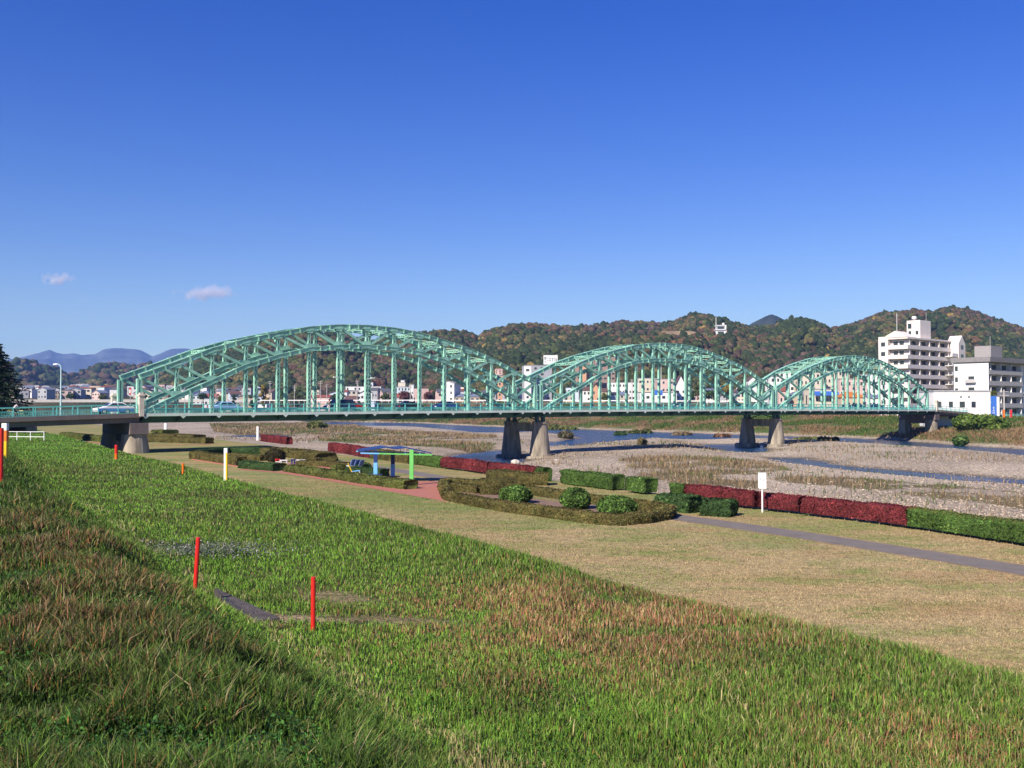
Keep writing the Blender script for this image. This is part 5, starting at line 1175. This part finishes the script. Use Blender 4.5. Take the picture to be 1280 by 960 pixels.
# lookout building on the hill
def lookout():
    Y = 956.0; u = 902; X = XY(u, Y); zb = ZV(420.5, Y); k = Y / F; r = empty('lookout_building', (X, Y, zb)); tag(r, 'white lookout building with a mast on the wooded hill above the middle arch', 'building')
    MB().box(-6.5 * k, 6.5 * k, 0, 8, -14, 8.0 * k).build('wall', WM['white'], r)
    MB().box(-7.2 * k, 5 * k, -1, 8.5, 8.0 * k, 9.0 * k).build('balcony', WM['white'], r)
    MB().box(-5.5 * k, 3.5 * k, .5, 7, 9.0 * k, 13.5 * k).build('upper_floor', WM['grey'], r); MB().box(-6.5 * k, 6.5 * k, 0, 8, 13.5 * k, 14.4 * k).build('roof', WM['white'], r)
    for z0_, z1_ in ((4.2, 6.2), (9.6, 12.4)): MB().box(-4.5 * k, 3 * k, -.15 if z0_ < 8 else .3, -.02 if z0_ < 8 else .48, z0_ * k, z1_ * k).build('window', M['glass'], r)
    MB().tube((-6 * k, 2, 8 * k), (-6 * k, 2, 25 * k), .35, .18, 8).build('mast', M['white'], r); MB().box(4.4 * k, 6.4 * k, 0.2, 3, 9 * k, 14.6 * k).build('stair_head', WM['white'], r)
    MB().lathe([(.1, 0), (1.2, .6), (1.3, 1.6), (.3, 2.4)], 12, (3.5 * k, 3, 14.4 * k)).build('roof_tank', WM['white'], r)
lookout()
for lab, u, v in (('tiny white hut on the terrace left of the hilltop lookout', 888, 418), ('tiny white kiosk further left of the hilltop lookout', 879, 419)):
    Y = 950; r = empty('hut', (XY(u, Y), Y, ZV(421, Y))); tag(r, lab, 'hut'); MB().box(-1.1, 1.1, 0, 2, -3, 1.6).build('wall', WM['white'], r); MB().prism([(-1.4, 1.61), (1.4, 1.61), (0, 2.6)], 'y', -.2, 2.2).build('roof', RM['rust red'], r)

# guard rail along the far levee, poles and wires
def long_rail(label, pts, top, name='guard_rail', mt='white', hh=.38):
    r = empty(name, pts[0]); tag(r, label, 'guard rail'); o0 = Vector(pts[0]); m = MB(); q = MB()
    for a, b in zip(pts[:-1], pts[1:]):
        a, b = Vector(a) - o0, Vector(b) - o0; m.bar(a + Vector((0, 0, top)), b + Vector((0, 0, top)), .12, hh); n = max(1, int((b - a).length / 4))
        for i in range(n): p = a.lerp(b, i / n); q.box(p.x - .06, p.x + .06, p.y - .06, p.y + .06, p.z - .8, p.z + top)
    m.build('beam', M[mt], r); q.build('posts', M[mt], r)
def pr(u, Y, v): return Vector((XY(u, Y), Y, ZV(v, Y) - .9))
long_rail('long white guard rail along the far levee road behind the arches', [pr(325, 560, 500.4), pr(420, 520, 500.3), pr(520, 500, 500.2), pr(640, 470, 500.4), pr(760, 440, 500.8), pr(860, 420, 501.2), pr(960, 400, 501.5)], .9)
long_rail('grey river wall below the houses at far left', [pr(5, 650, 501.2), pr(90, 650, 501.1), pr(180, 645, 501), pr(260, 630, 501), pr(322, 600, 501.2)], .9, 'river_wall', 'pole', 1.8)
polew = [(231, 478, 620), (270, 481, 610), (337.5, 476, 560), (368, 481.5, 560), (400.5, 476, 560), (408.5, 480, 575), (446.5, 475.5, 560), (495, 481, 590), (513, 481, 560), (582, 478, 560), (655, 478, 560), (790, 474, 540), (1230, 470, 300), (1255, 487, 262)]
tops = []
for i, (u, v, Y) in enumerate(polew):
    X = XY(u, Y); z0 = Hs(X, Y); h = ZV(v, Y) - z0; r = empty('utility_pole', (X, Y, z0))
    nb = ['behind the third left panel', 'left of the yellow tree', 'right of the yellow tree', 'beside the green tree', 'by the small cream building', 'just right of the small cream building', 'before the long white factory', 'by the pale blue building', 'before the white three storey block', 'by the grey roofed house', 'before the hotel', 'at the middle arch flag', 'beside the white five storey block', 'by the dark fronted shop'][i]
    tag(r, 'grey utility pole ' + nb, 'utility pole', 'utility poles in the town')
    MB().tube((0, 0, -1), (0, 0, h), .24, .17, 8).build('shaft', M['pole'], r)
    for dz in (.6, 1.6): MB().box(-1.2, 1.2, -.09, .09, h - dz, h - dz + .16).build('crossarm', M['pole'], r)
    if i % 3 == 0: MB().tube((.4, -.3, h - 3.4), (.4, -.3, h - 2.4), .3, n=10).build('transformer', M['pole'], r)
    tops.append(Vector((X, Y, z0 + h - .4)))
for i in range(10):
    a, b = tops[i], tops[i + 1]
    for k_, dz in enumerate((0, -1.0)):
        m = MB(); pv = a + Vector((0, 0, dz))
        for j in range(1, 9):
            t = j / 8; q = a.lerp(b, t) + Vector((0, 0, dz - .9 * 4 * t * (1 - t) * (a - b).length / 60)); m.tube(pv, q, .045, n=4, cap=False); pv = q
        o = m.build('power_line', M['wire']); tag(o, ['upper', 'lower'][k_] + ' overhead wire between the poles ' + ['left of the first tree', 'beside the yellow tree', 'over the yellow tree', 'left of the cream building', 'at the cream building', 'before the factory roof left', 'over the long white factory', 'by the pale blue building', 'right of the pale blue building', 'before the orange tower'][i], 'wire', 'overhead wires')
r = empty('flag_pole', (XY(826.5, 640), 640, 8)); tag(r, 'tall white flag pole under the middle arch', 'flag pole'); MB().tube((0, 0, 0), (0, 0, ZV(458, 640) - 8), .22, .12, 8).build('shaft', M['white'], r)

# ------------------------------------------------------------------ trees among the town, conifer, bushes
def tr(label, u, vtop, Y, rpx, cols, **kw):
    X = XY(u, Y); z0 = Hs(X, Y); h = ZV(vtop, Y) - z0; return tree(label, X, Y, z0, max(h, 2), rpx * Y / F, cols, leaf=.55, n=900, **kw)
tr('golden yellow tree beside the river road under the left arch', 330, 477, 575, 7, YEL)
tr('rounded bright green tree under the left arch', 353, 481, 570, 8, GREEN)
tr('olive tree right of the bright green tree under the left arch', 372, 482, 580, 9, OLIVE)
tr('small dark cypress like green tree at the left arch', 293, 491, 600, 3, DKGREEN)
tr('broad maroon tree right of the long white factory', 472, 473, 700, 13, MAROON)
tr('maroon cherry tree in front of the pale blue building', 506, 489, 585, 9, MAROON)
tr('second maroon cherry tree right of the pale blue building', 535, 489, 585, 11, MAROON)
tr('olive and orange tree left of the second pier', 872, 478, 575, 7, OLIVE)
tr('yellow orange tree by the second pier under the middle arch', 908, 478, 560, 9, YEL)
tr('green bushy tree at foot of the yellow orange tree', 886, 486, 560, 8, GREEN)
tr('dark green tree behind the right end of the middle arch', 930, 482, 570, 10, DKGREEN)
tr('round green tree on the bare hillside terrace', 834, 409, 905, 5, DKGREEN)
tr('yellow green tree behind the brown apartments', 790, 456, 720, 9, OLIVE)
tr('green potted tree on the balcony side of the white five storey block', 1241, 486, 262, 4, OLIVE)
tr('small green tree beside the orange roofed shop', 1010, 494, 400, 4, GREEN)
for i_, (u_, Y_, v_, r_, c_, l_) in enumerate([(24, 700, 493, 6, DKGREEN, 'dark tree low beside the conifer among the far left houses'), (58, 720, 492, 5, OLIVE, 'olive tree among houses just left of the street lamp'), (88, 700, 493, 6, DKGREEN, 'dark tree among houses just right of the street lamp'), (104, 760, 489, 5, YEL, 'yellow tree among the houses between street lamp and left arch'),
      (128, 690, 494, 6, OLIVE, 'olive tree before the houses near the taxi'), (178, 680, 493, 6, DKGREEN, 'dark tree in front of the pink long low house'), (215, 650, 493, 6, MAROON, 'maroon tree before the long pink block'), (252, 640, 492, 7, DKGREEN, 'dark tree under the second left hanger'), (276, 620, 493, 6, OLIVE, 'olive tree under the third left hanger'), (315, 600, 492, 5, DKGREEN, 'dark tree left of the golden yellow tree'),
      (420, 600, 489, 7, DKGREEN, 'dark tree left of the long white factory'), (482, 590, 490, 6, OLIVE, 'olive tree between the factory and the pale blue building'), (545, 600, 488, 6, DKGREEN, 'dark tree left of the bright white apartment'), (606, 560, 491, 6, OLIVE, 'olive tree left of the orange tower'), (645, 560, 490, 6, DKGREEN, 'dark tree between orange tower and hotel'),
      (706, 560, 489, 7, DKGREEN, 'dark tree right of the hotel'), (755, 540, 491, 5, OLIVE, 'olive tree right of the peach house'), (863, 560, 488, 6, DKGREEN, 'dark tree right of the steep brown roof'), (955, 520, 487, 7, OLIVE, 'olive tree right of the second pier end posts')]):
    tr(l_, u_, v_, Y_, r_, c_)
def conifer():
    Y = 150.0; X = XY(-9, Y); z0 = 1.0; h = ZV(424, Y) - z0; r = empty('conifer', (X, Y, z0)); tag(r, 'large dark evergreen conifer with layered branches at the left edge', 'tree')
    m = MB(); m.tube((0, 0, -1), (0, 0, h), .4, .05, 8); parts = []; n = 30
    for i in range(n):
        z = h * (.22 + .76 * i / n); R = (1 - .93 * (i / n) ** 1.15) * 6.6 + .25
        for k in range(8):
            a = 2 * pi * k / 8 + i * .9 + random.uniform(-.3, .3); L = R * random.uniform(.65, 1.08); e = Vector((cos(a) * L, sin(a) * L, z - .16 * L)); m.tube((0, 0, z), e, .05, .015, 4, False)
            t = RNG.random(130) ** .7; p = np.array([0, 0, z])[None] + t[:, None] * (np.array(e) - np.array([0, 0, z]))[None] + RNG.normal(size=(130, 3)) * np.array([.28, .28, .10]) * (1.1 - .5 * t[:, None])
            parts.append(leaves_at(p, np.tile([0, 0, 1.0], (130, 1)), .16, [(.012, .03, .014), (.02, .045, .018), (.03, .06, .022)]))
    V, Q, C = joinq(parts); m.build('trunk', M['bark'], r); npmesh('crown', V, quads=Q, m=M['leaf'], col=C, parent=r)
conifer()
def bush(label, u, v, Y, wpx, hpx, cols, size=None, n=1500):
    X = XY(u, Y); z = Hs(X, Y); k = Y / F; V, Q, C = joinq([leafcloud((X + RNG.normal() * wpx * k * .22, Y + RNG.normal() * 1.0, z + hpx * k * RNG.uniform(.3, .6)), hpx * k * .55, n // 7, size or .0022 * Y, cols, .2, (wpx / hpx * .55, 1, .9)) for _ in range(7)])
    o = npmesh('bush', V, quads=Q, m=M['leaf'], col=C); tag(o, label, 'bush')
def yof(u, v, z): return P(u, v, z).y
bush('dark green willow bush on the gravel beyond the left arch', 395, 536, yof(395, 536.5, -2.2), 22, 9, OLIVE)
bush('greyish bush standing on the spit beyond the first pier', 706, 545, yof(704, 546, -2.3), 18, 8, [(.12, .11, .06), (.10, .10, .05), (.16, .13, .08)])
bush('small reed tuft alone on the gravel bar right of the first pier', 803, 556, yof(803, 557, -2.2), 8, 7, [(.2, .16, .08), (.15, .13, .06)])
bush('bright green bush below the right bridge approach', 1222, 530, 235, 72, 19, [(.10, .17, .025), (.14, .20, .03), (.07, .12, .02)], n=4200)
bush('tall green shrub at the water edge on the far right bank', 1200, 553, 215, 16, 12, GREEN)
for lab, u, v, w_, hh, cl in (('olive bush on the far bank left of the second pier', 800, 534, 26, 8, OLIVE), ('dark bush on the far bank near the water under the middle arch', 773, 536, 14, 8, DKGREEN), ('green bush on the far bank right of the second pier', 1010, 541, 30, 7, OLIVE), ('brown bush on the far bank right of the first pier', 700, 530, 30, 8, OLIVE),
                              ('pale tan bush of dry reeds on the far bank', 850, 536, 24, 8, [(.26, .18, .10), (.22, .17, .09)]), ('rust coloured bush on the far bank middle', 905, 538, 26, 8, [(.24, .12, .07), (.18, .12, .06)]), ('green shrub clump on the bank edge left of the bridge shadow', 1035, 545, 18, 6, DKGREEN), ('leafy shrub on the slope right of the right abutment', 1262, 536, 40, 8, OLIVE)):
    bush(lab, u, v, yof(u, v + 4, -2.0), w_, hh, cl, n=1100)

# ------------------------------------------------------------------ river stones, debris, reeds, far bank growth
def stones():
    N = 90000; u = RNG.uniform(-60, 1380, N); v = HOR + 34 + 165 * RNG.random(N) ** 1.1
    r = np.stack([u - 640, F * np.cos(PIT) - (480 - v) * np.sin(PIT), F * np.sin(PIT) + (480 - v) * np.cos(PIT)], 1); k = (-2.3 - E) / r[:, 2]; X, Y = r[:, 0] * k, r[:, 1] * k
    q, t = qt(X, Y); z = H(X, Y); ok = (q > 42.4) & (q < qfar(t) - 1) & (z > WZ - .12) & ~(reedmask(X, Y) & (RNG.random(N) < .75)); ok &= fbm(X * .15, Y * .15, 3, 91) > .30
    X, Y, z = X[ok][:30000], Y[ok][:30000], z[ok][:30000]; n = len(X); s = .03 + .09 * RNG.random(n) ** 3 + .0005 * Y * RNG.random(n) ** 3
    bv, bf = ICV1, ICF1; c = np.array([(.40, .33, .25), (.34, .285, .22), (.46, .38, .29), (.22, .19, .16), (.38, .30, .22)])[RNG.integers(0, 5, n)]
    V, T, C = crowns('s', np.stack([X, Y, z + s * .2], 1), s, c, (bv, bf), zs=.6, jag=.2)
    o = npmesh('river_stones', V, tris=T, m=M['stone'], col=C); tag(o, 'pale rounded river stones strewn over the gravel bars', 'stones', kind='stuff')
stones()
def boulder(label, u, v, z, r):
    p = P(u, v, z); bv = ICV3 * (.75 + .5 * fbm(ICV3[:, 0] * 1.7 + u, ICV3[:, 1] * 1.7 + ICV3[:, 2] * 1.3, 3, int(u)))[:, None]; V = bv * np.array([r, r * .8, r * .6]) + np.array(p)
    o = npmesh('boulder', V, tris=ICF3, m=M['stone'], col=np.tile([.50, .46, .40], (len(V), 1))); tag(o, label, 'boulder')
for lab, u, v, r_ in (('pale boulder right of the first pier footing', 697, 577, .55), ('white boulder further right of the first pier footing', 705, 578.5, .5), ('flat boulder left of the first pier footing', 645, 578, .7), ('small dark boulder by the footing rubble', 690, 579, .35)): boulder(lab, u, v, -2.4, r_)
m = MB(); p0 = P(694, 574, -2.1)
for i in range(26): a = Vector((random.uniform(-1.8, 1.6), random.uniform(-1.2, 1.0), random.uniform(0, .5))); d = Vector((random.uniform(-1, 1.3), random.uniform(-.6, .6), random.uniform(-.15, .6))); m.tube(p0 + a, p0 + a + d * 1.5, .05, .02, 5)
o = m.build('driftwood', M['wood']); tag(o, 'tangle of driftwood caught at the first pier footing', 'driftwood')
def blades(name, X, Y, Z, hgt, wid, cols, lean=.35, label='', cat='grass', tipc=None):
    n = len(X); a = RNG.random(n) * 6.283; ca, sa = np.cos(a), np.sin(a); la = RNG.random(n) * 6.283; lm = hgt * lean * RNG.random(n) * 1.6; lx, ly = np.cos(la) * lm, np.sin(la) * lm
    w = wid / 2; P0 = np.stack([X - ca * w, Y - sa * w, Z - .03], 1); P1 = np.stack([X + ca * w, Y + sa * w, Z - .03], 1)
    mx, my, mz = X + lx * .35, Y + ly * .35, Z + hgt * .55; P2 = np.stack([mx + ca * w * .8, my + sa * w * .8, mz], 1); P3 = np.stack([mx - ca * w * .8, my - sa * w * .8, mz], 1)
    P4 = np.stack([X + lx, Y + ly, Z + hgt * (1 - .25 * RNG.random(n))], 1); V = np.stack([P0, P1, P2, P3, P4], 1).reshape(-1, 3); i = np.arange(n) * 5
    Q = np.stack([i, i + 1, i + 2, i + 3], 1); T = np.stack([i + 3, i + 2, i + 4], 1)
    C = np.stack([cols * .8, cols * .8, cols, cols, cols * 1.1 if tipc is None else tipc], 1).reshape(-1, 3)  # darker foot, lighter tip: shade at the root painted into vertex colours
    o = npmesh(name, V, tris=T, quads=Q, m=M['blade'], col=C); tag(o, label, cat, kind='stuff'); return o
def reeds():
    Xs, Ys = [], []
    for p_ in REEDS:
        a = np.array(p_); lo, hi = a.min(0), a.max(0); n = int(min(60000, (hi - lo).prod() * 3.6)); x = RNG.uniform(lo[0], hi[0], n); y = RNG.uniform(lo[1], hi[1], n); k = inpoly(x, y, p_) & (fbm(x * .2, y * .2, 3, 52) > .30 + .22 * RNG.random(n)); Xs.append(x[k][:17000]); Ys.append(y[k][:17000])
    # thin scatter over the other dry bars
    x = RNG.uniform(-120, 130, 60000); y = RNG.uniform(50, 260, 60000); q, t = qt(x, y); k = (q > 43) & (q < qfar(t) - 4) & (fbm(x * .07 + 5, y * .07, 4, 58) > .56); Xs.append(x[k][:7000]); Ys.append(y[k][:7000])
    X, Y = np.concatenate(Xs), np.concatenate(Ys); Z = H(X, Y); k = Z > WZ + .12; X, Y, Z = X[k], Y[k], Z[k]; n = len(X)
    f = fbm(X * .1, Y * .1, 3, 57) + .25 * (RNG.random(n) - .5); c = np.array([(.30, .22, .12), (.36, .27, .15), (.22, .16, .08), (.27, .18, .11)])[RNG.integers(0, 4, n)]
    g = f > .56; c[g] = np.array([(.09, .15, .03), (.12, .17, .045), (.07, .11, .025)])[RNG.integers(0, 3, g.sum())]; c *= RNG.uniform(.75, 1.25, (n, 1))
    blades('dry_reeds', X, Y, Z, RNG.uniform(.25, .85, n) * np.where(g, .7, 1), .025 + .0006 * Y, c, .4, 'dry tan reeds and grass growing on the gravel bars', 'reeds')
reeds()
def far_growth():
    N = 120000; t = RNG.uniform(60, 520, N); s = 1.5 + 40 * RNG.random(N); q = qfar(t) + s; X, Y = xy(q, t); Z = H(X, Y); k = (fbm(X * .1, Y * .1, 3, 63) > .34) & (X / Y < .62) & (X / Y > -.3); X, Y, Z, s = X[k][:66000], Y[k][:66000], Z[k][:66000], s[k][:66000]; n = len(X)
    f = fbm(X * .06, Y * .06, 4, 64) + .22 * (RNG.random(n) - .5); gr = np.array([(.08, .14, .025), (.11, .17, .03), (.06, .10, .02)])[RNG.integers(0, 3, n)]; tn = np.array([(.28, .19, .10), (.24, .17, .08), (.25, .14, .08)])[RNG.integers(0, 3, n)]
    c = np.where((f > .5)[:, None], tn, gr) * RNG.uniform(.75, 1.25, (n, 1)); blades('far_bank_grass', X, Y, Z, RNG.uniform(.3, .9, n), .04 + .0006 * Y, c, .5, 'rough green and tan growth covering the far river bank', 'grass')
far_growth()

# ------------------------------------------------------------------ grass on the near levee
GP = {'dk': (.022, .062, .010), 'gr': (.085, .155, .022), 'br': (.13, .27, .028), 'ol': (.15, .165, .042), 'st': (.40, .31, .17), 'tan': (.27, .20, .11), 'red': (.30, .125, .075), 'or': (.36, .14, .05), 'bn': (.10, .07, .04)}
GK = list(GP); GA = np.array([GP[k] for k in GK])
def spot(X, Y, u, v, z, rx, ry, rot=0):
    p = P(u, v, z); dx, dy = X - p.x, Y - p.y; return np.exp(-((dx / rx) ** 2 + (dy / ry) ** 2))
def levee_grass():
    N = 1150000; U = RNG.uniform(-400, 1680, N); Y = 2.0 * np.exp(RNG.random(N) * math.log(110 / 2.0)); X = (U - 640) / F * Y
    q, t = qt(X, Y); ok = (q > -7) & (q < 14); n1 = fbm(X * .5, Y * .5, 4, 101); n2 = fbm(X * 1.6, Y * 1.6, 3, 102); n3 = fbm(X * .22 + 30, Y * .22, 3, 103)
    bare = bare_spots(X, Y); ok &= (RNG.random(N) > bare * 1.1)
    sb = np.array([[p_.x, p_.y] for p_ in s0]); ok &= ~((polydist(X, Y, sb) < .10) | inpoly(X, Y, sb))
    ok &= (q > 3) | (RNG.random(N) < .35 + 1.0 * sstep(.32, .55, n2))
    X, Y, q, n1, n2, n3, bare = [a[ok] for a in (X, Y, q, n1, n2, n3, bare)]; n = len(X); Z = levee_h(X, Y)
    crest_m = sstep(3.2, 2.0, q + 1.6 * (fbm(X * .8, Y * .8, 4, 105) - .5)); W = np.zeros((n, len(GK)))
    # crest: dark mixed weeds with rusty patches to the left
    rust = (spot(X, Y, 60, 760, 3.9, 1.6, 2.4) + .8 * spot(X, Y, 110, 690, 3.9, 1.8, 3.0) + .8 * spot(X, Y, 20, 650, 3.9, 3, 4) + .4 * spot(X, Y, 30, 900, 3.95, .6, 1.0)).clip(0, 1) * .85 * sstep(.40, .6, n2)
    Wc = np.stack([.44 - .2 * rust, .30 - .12 * rust, .12 * (1 - rust), .09 + 0 * q, .012 + .015 * rust, .012 + .03 * rust, .006 + .16 * rust, .003 + .10 * rust, .03 + .14 * rust], 1)
    # berm
    redp = (1.3 * spot(X, Y, 690, 765, 2.6, 2.3, 2.6) + .5 * spot(X, Y, 820, 790, 2.6, 1.1, .9) + .4 * spot(X, Y, 720, 850, 2.62, .8, .7) + .35 * spot(X, Y, 1160, 930, 2.6, 1.0, .8)).clip(0, 1) * sstep(.25, .5, n2)
    brt = (spot(X, Y, 450, 760, 2.7, 1.8, 3.4) + spot(X, Y, 600, 880, 2.7, 1.3, 1.3) + .8 * spot(X, Y, 330, 700, 2.7, 2, 4) + .8 * spot(X, Y, 150, 620, 2.75, 6, 14) + .7 * sstep(45, 60, Y)).clip(0, 1) * sstep(.3, .55, n1)
    tanp = (sstep(.58, .76, n3) * .3 + .35 * spot(X, Y, 900, 780, 2.6, 2.4, 1.8)).clip(0, 1)
    Wb = np.stack([.20 + 0 * q, .46 - .1 * tanp, .16 + 1.5 * brt, .18 + .08 * tanp, .008 + .08 * tanp + .08 * redp, .03 + .20 * tanp + .30 * redp, .01 + 1.3 * redp + .03 * tanp, .004 + .05 * redp, .04 + .15 * redp + .05 * tanp], 1)
    W = Wc * crest_m[:, None] + Wb * (1 - crest_m[:, None])
    seam = np.exp(-((q - 3.5) / .3) ** 2) * (Y < 30) * sstep(.42, .6, fbm(X * 1.3, Y * 1.3, 3, 106)); W[:, 4] += .35 * seam; W[:, 5] += .4 * seam
    W0 = W.copy(); W = W * (RNG.random((n, len(GK))) ** .8 + .02); cs = np.cumsum(W / W.sum(1)[:, None], 1); idx = (RNG.random((n, 1)) > cs).sum(1).clip(0, len(GK) - 1)
    mean = (W0 / W0.sum(1)[:, None]) @ GA; c = (GA[idx] * .72 + mean * .28) * RNG.uniform(.6, 1.4, (n, 1)) * (.75 + .5 * n1)[:, None] * (1.32 - .30 * crest_m)[:, None]
    hgt = (.045 + .085 * n1 + .07 * RNG.random(n) ** 3) * (.9 + .12 * crest_m) * (1 + crest_m * (-.4 + .75 * sstep(.3, .7, n2))) * (.75 + .5 * sstep(.3, .7, n2)) * (1 - .45 * brt * (1 - crest_m)) * (1 + .35 * sstep(8.5, 10.3, q)); hgt *= np.where(idx == 4, 1.25, 1.0); wid = .0028 + .0007 * Y + .003 * RNG.random(n) 
    dead = (idx == 4) | (idx == 5); 
    blades('levee_grass', X, Y, Z, hgt, wid, c, .38 + .4 * crest_m * RNG.random(n), 'long rough grass and weeds covering the levee', 'grass')
    # low broad leaves: clover and weeds
    N = 150000; U = RNG.uniform(-300, 1550, N); Y = 2.0 * np.exp(RNG.random(N) * math.log(20.0)); X = (U - 640) / F * Y; q, t = qt(X, Y); n1 = fbm(X * .9, Y * .9, 3, 111)
    brt = (spot(X, Y, 450, 760, 2.7, 1.5, 3.0) + spot(X, Y, 600, 880, 2.7, 1.2, 1.2)).clip(0, 1)
    ok = (q > -6) & (q < 11) & ((n1 > .60 - .10 * (q < 3)) | (RNG.random(N) < brt * .8)); X, Y, n1, q = X[ok], Y[ok], n1[ok], q[ok]; n = len(X); Z = levee_h(X, Y)
    p = np.stack([X, Y, Z + .03 + .09 * RNG.random(n)], 1); V, Q, C = leaves_at(p, np.tile([0, 0, 1.0], (n, 1)), .013, [(.045, .14, .02), (.06, .18, .025), (.03, .09, .018), (.02, .06, .012)])
    o = npmesh('clover', V, quads=Q, m=M['blade'], col=C); tag(o, 'low bright clover and small leafed weeds among the levee grass', 'ground cover', kind='stuff')
    # silvery plant clump behind the leaning stake
    p = grp(19.0, 252); n = 2600; a = RNG.normal(size=(n, 3)) * np.array([.75, .45, .05]); V, Q, C = leaves_at(np.array(p)[None] + a + np.array([0, 0, .10]) + RNG.random((n, 1)) * np.array([0, 0, .1]), np.tile([0, 0, 1.0], (n, 1)), .022, [(.30, .29, .29), (.22, .22, .21), (.15, .18, .12), (.08, .13, .05)])
    o = npmesh('silver_plant', V, quads=Q, m=M['blade'], col=C); tag(o, 'silvery low plant clump behind the leaning red stake', 'plant')
levee_grass()
def lawn_blades():
    N = 420000; U = RNG.uniform(-100, 1500, N); Y = 20 * np.exp(RNG.random(N) * math.log(75 / 20)); X = (U - 640) / F * Y; q, t = qt(X, Y); ok = (q > 15.2) & (q < 38.5)
    for a, b in zip(PATH[:-1], PATH[1:]):
        d = b - a; k = np.clip(((X - a.x) * d.x + (Y - a.y) * d.y) / (d.x ** 2 + d.y ** 2), 0, 1); ok &= np.hypot(X - a.x - k * d.x, Y - a.y - k * d.y) > 1.05 + .2 * (RNG.random(N) - .5)
    ok &= ~inpoly(X, Y, [(p_.x, p_.y) for p_ in pl_plaza]); ok &= ~inpoly(X, Y, [(p_.x, p_.y) for p_ in pl])
    X, Y = X[ok], Y[ok]; n = len(X); q, t = qt(X, Y); g = np.clip(sstep(.42, .6, fbm(X * .12 + 3, Y * .12, 4, 41)) * .6 + .75 * sstep(36, 70, t), 0, 1); g2 = sstep(.46, .62, fbm(X * .45, Y * .8, 4, 43)); g = np.clip(g + .8 * g2 - .25 * sstep(.5, .66, fbm(X * .3 + 9, Y * .6, 4, 44)), 0, 1)
    c = mixc((.42, .325, .18), (.19, .245, .07), g); r = sstep(.56, .7, fbm(X * .25 + 50, Y * .4, 4, 45)); c = mixc(c, (.36, .22, .13), .6 * r) * RNG.uniform(.75, 1.3, (n, 1))
    blades('lawn_turf', X, Y, np.zeros(n), RNG.uniform(.018, .05, n), .010 + .0006 * Y, c, .8, 'short mown tan and green turf of the riverside park', 'grass')
lawn_blades()

# ------------------------------------------------------------------ small fair-weather clouds, high beyond the mountains
def cloud(label, u, v, wpx, hpx, dens, seed):
    Y = 13000.0; k = Y / F; c = Vector((XY(u, Y), Y, ZV(v, Y))); a, b = wpx * k / 2, hpx * k / 2
    m = bpy.data.materials.new('cloud_vapour'); m.use_nodes = True; N = m.node_tree.nodes; L = m.node_tree.links
    N.remove(N['Principled BSDF']); p = N.new('ShaderNodeVolumePrincipled'); p.inputs['Color'].default_value = (1, .97, .97, 1)
    tc = N.new('ShaderNodeTexCoord'); mp = N.new('ShaderNodeMapping'); mp.inputs['Scale'].default_value = (1 / a, 1 / (a * .6), 1 / b); L.new(tc.outputs['Object'], mp.inputs[0])
    ln = N.new('ShaderNodeVectorMath'); ln.operation = 'LENGTH'; L.new(mp.outputs[0], ln.inputs[0])
    t = N.new('ShaderNodeTexNoise'); t.inputs['Scale'].default_value = 3.2 / a; t.inputs['Detail'].default_value = 4; va = N.new('ShaderNodeVectorMath'); va.operation = 'ADD'; va.inputs[1].default_value = (seed * 900.0, 0, 0); L.new(tc.outputs['Object'], va.inputs[0]); L.new(va.outputs[0], t.inputs['Vector'])
    s = N.new('ShaderNodeMath'); s.operation = 'MULTIPLY_ADD'; s.inputs[1].default_value = -1.0; L.new(ln.outputs['Value'], s.inputs[0]); ad = N.new('ShaderNodeMath'); ad.operation = 'MULTIPLY_ADD'; ad.inputs[1].default_value = 2.4; ad.inputs[2].default_value = -.55; L.new(t.outputs['Fac'], ad.inputs[0]); L.new(ad.outputs[0], s.inputs[2])
    cl = N.new('ShaderNodeMath'); cl.operation = 'MULTIPLY'; cl.use_clamp = False; cl.inputs[1].default_value = dens; mx = N.new('ShaderNodeMath'); mx.operation = 'MAXIMUM'; mx.inputs[1].default_value = 0; L.new(s.outputs[0], mx.inputs[0]); L.new(mx.outputs[0], cl.inputs[0]); L.new(cl.outputs[0], p.inputs['Density'])
    L.new(p.outputs[0], N['Material Output'].inputs['Volume'])
    mb = MB(); mb.box(-a, a, -a * .6, a * .6, -b, b); o = mb.build('cloud', m); o.location = c; tag(o, label, 'cloud')
cloud('small puffy pinkish white cloud left in the blue sky', 71, 348.5, 52, 22, .018, 1)
cloud('thin stretched cloud right of the small puffy cloud', 259, 366, 96, 24, .016, 2)
cloud('faint tiny cloud wisp below the small puffy cloud', 103, 374, 22, 11, .003, 3)
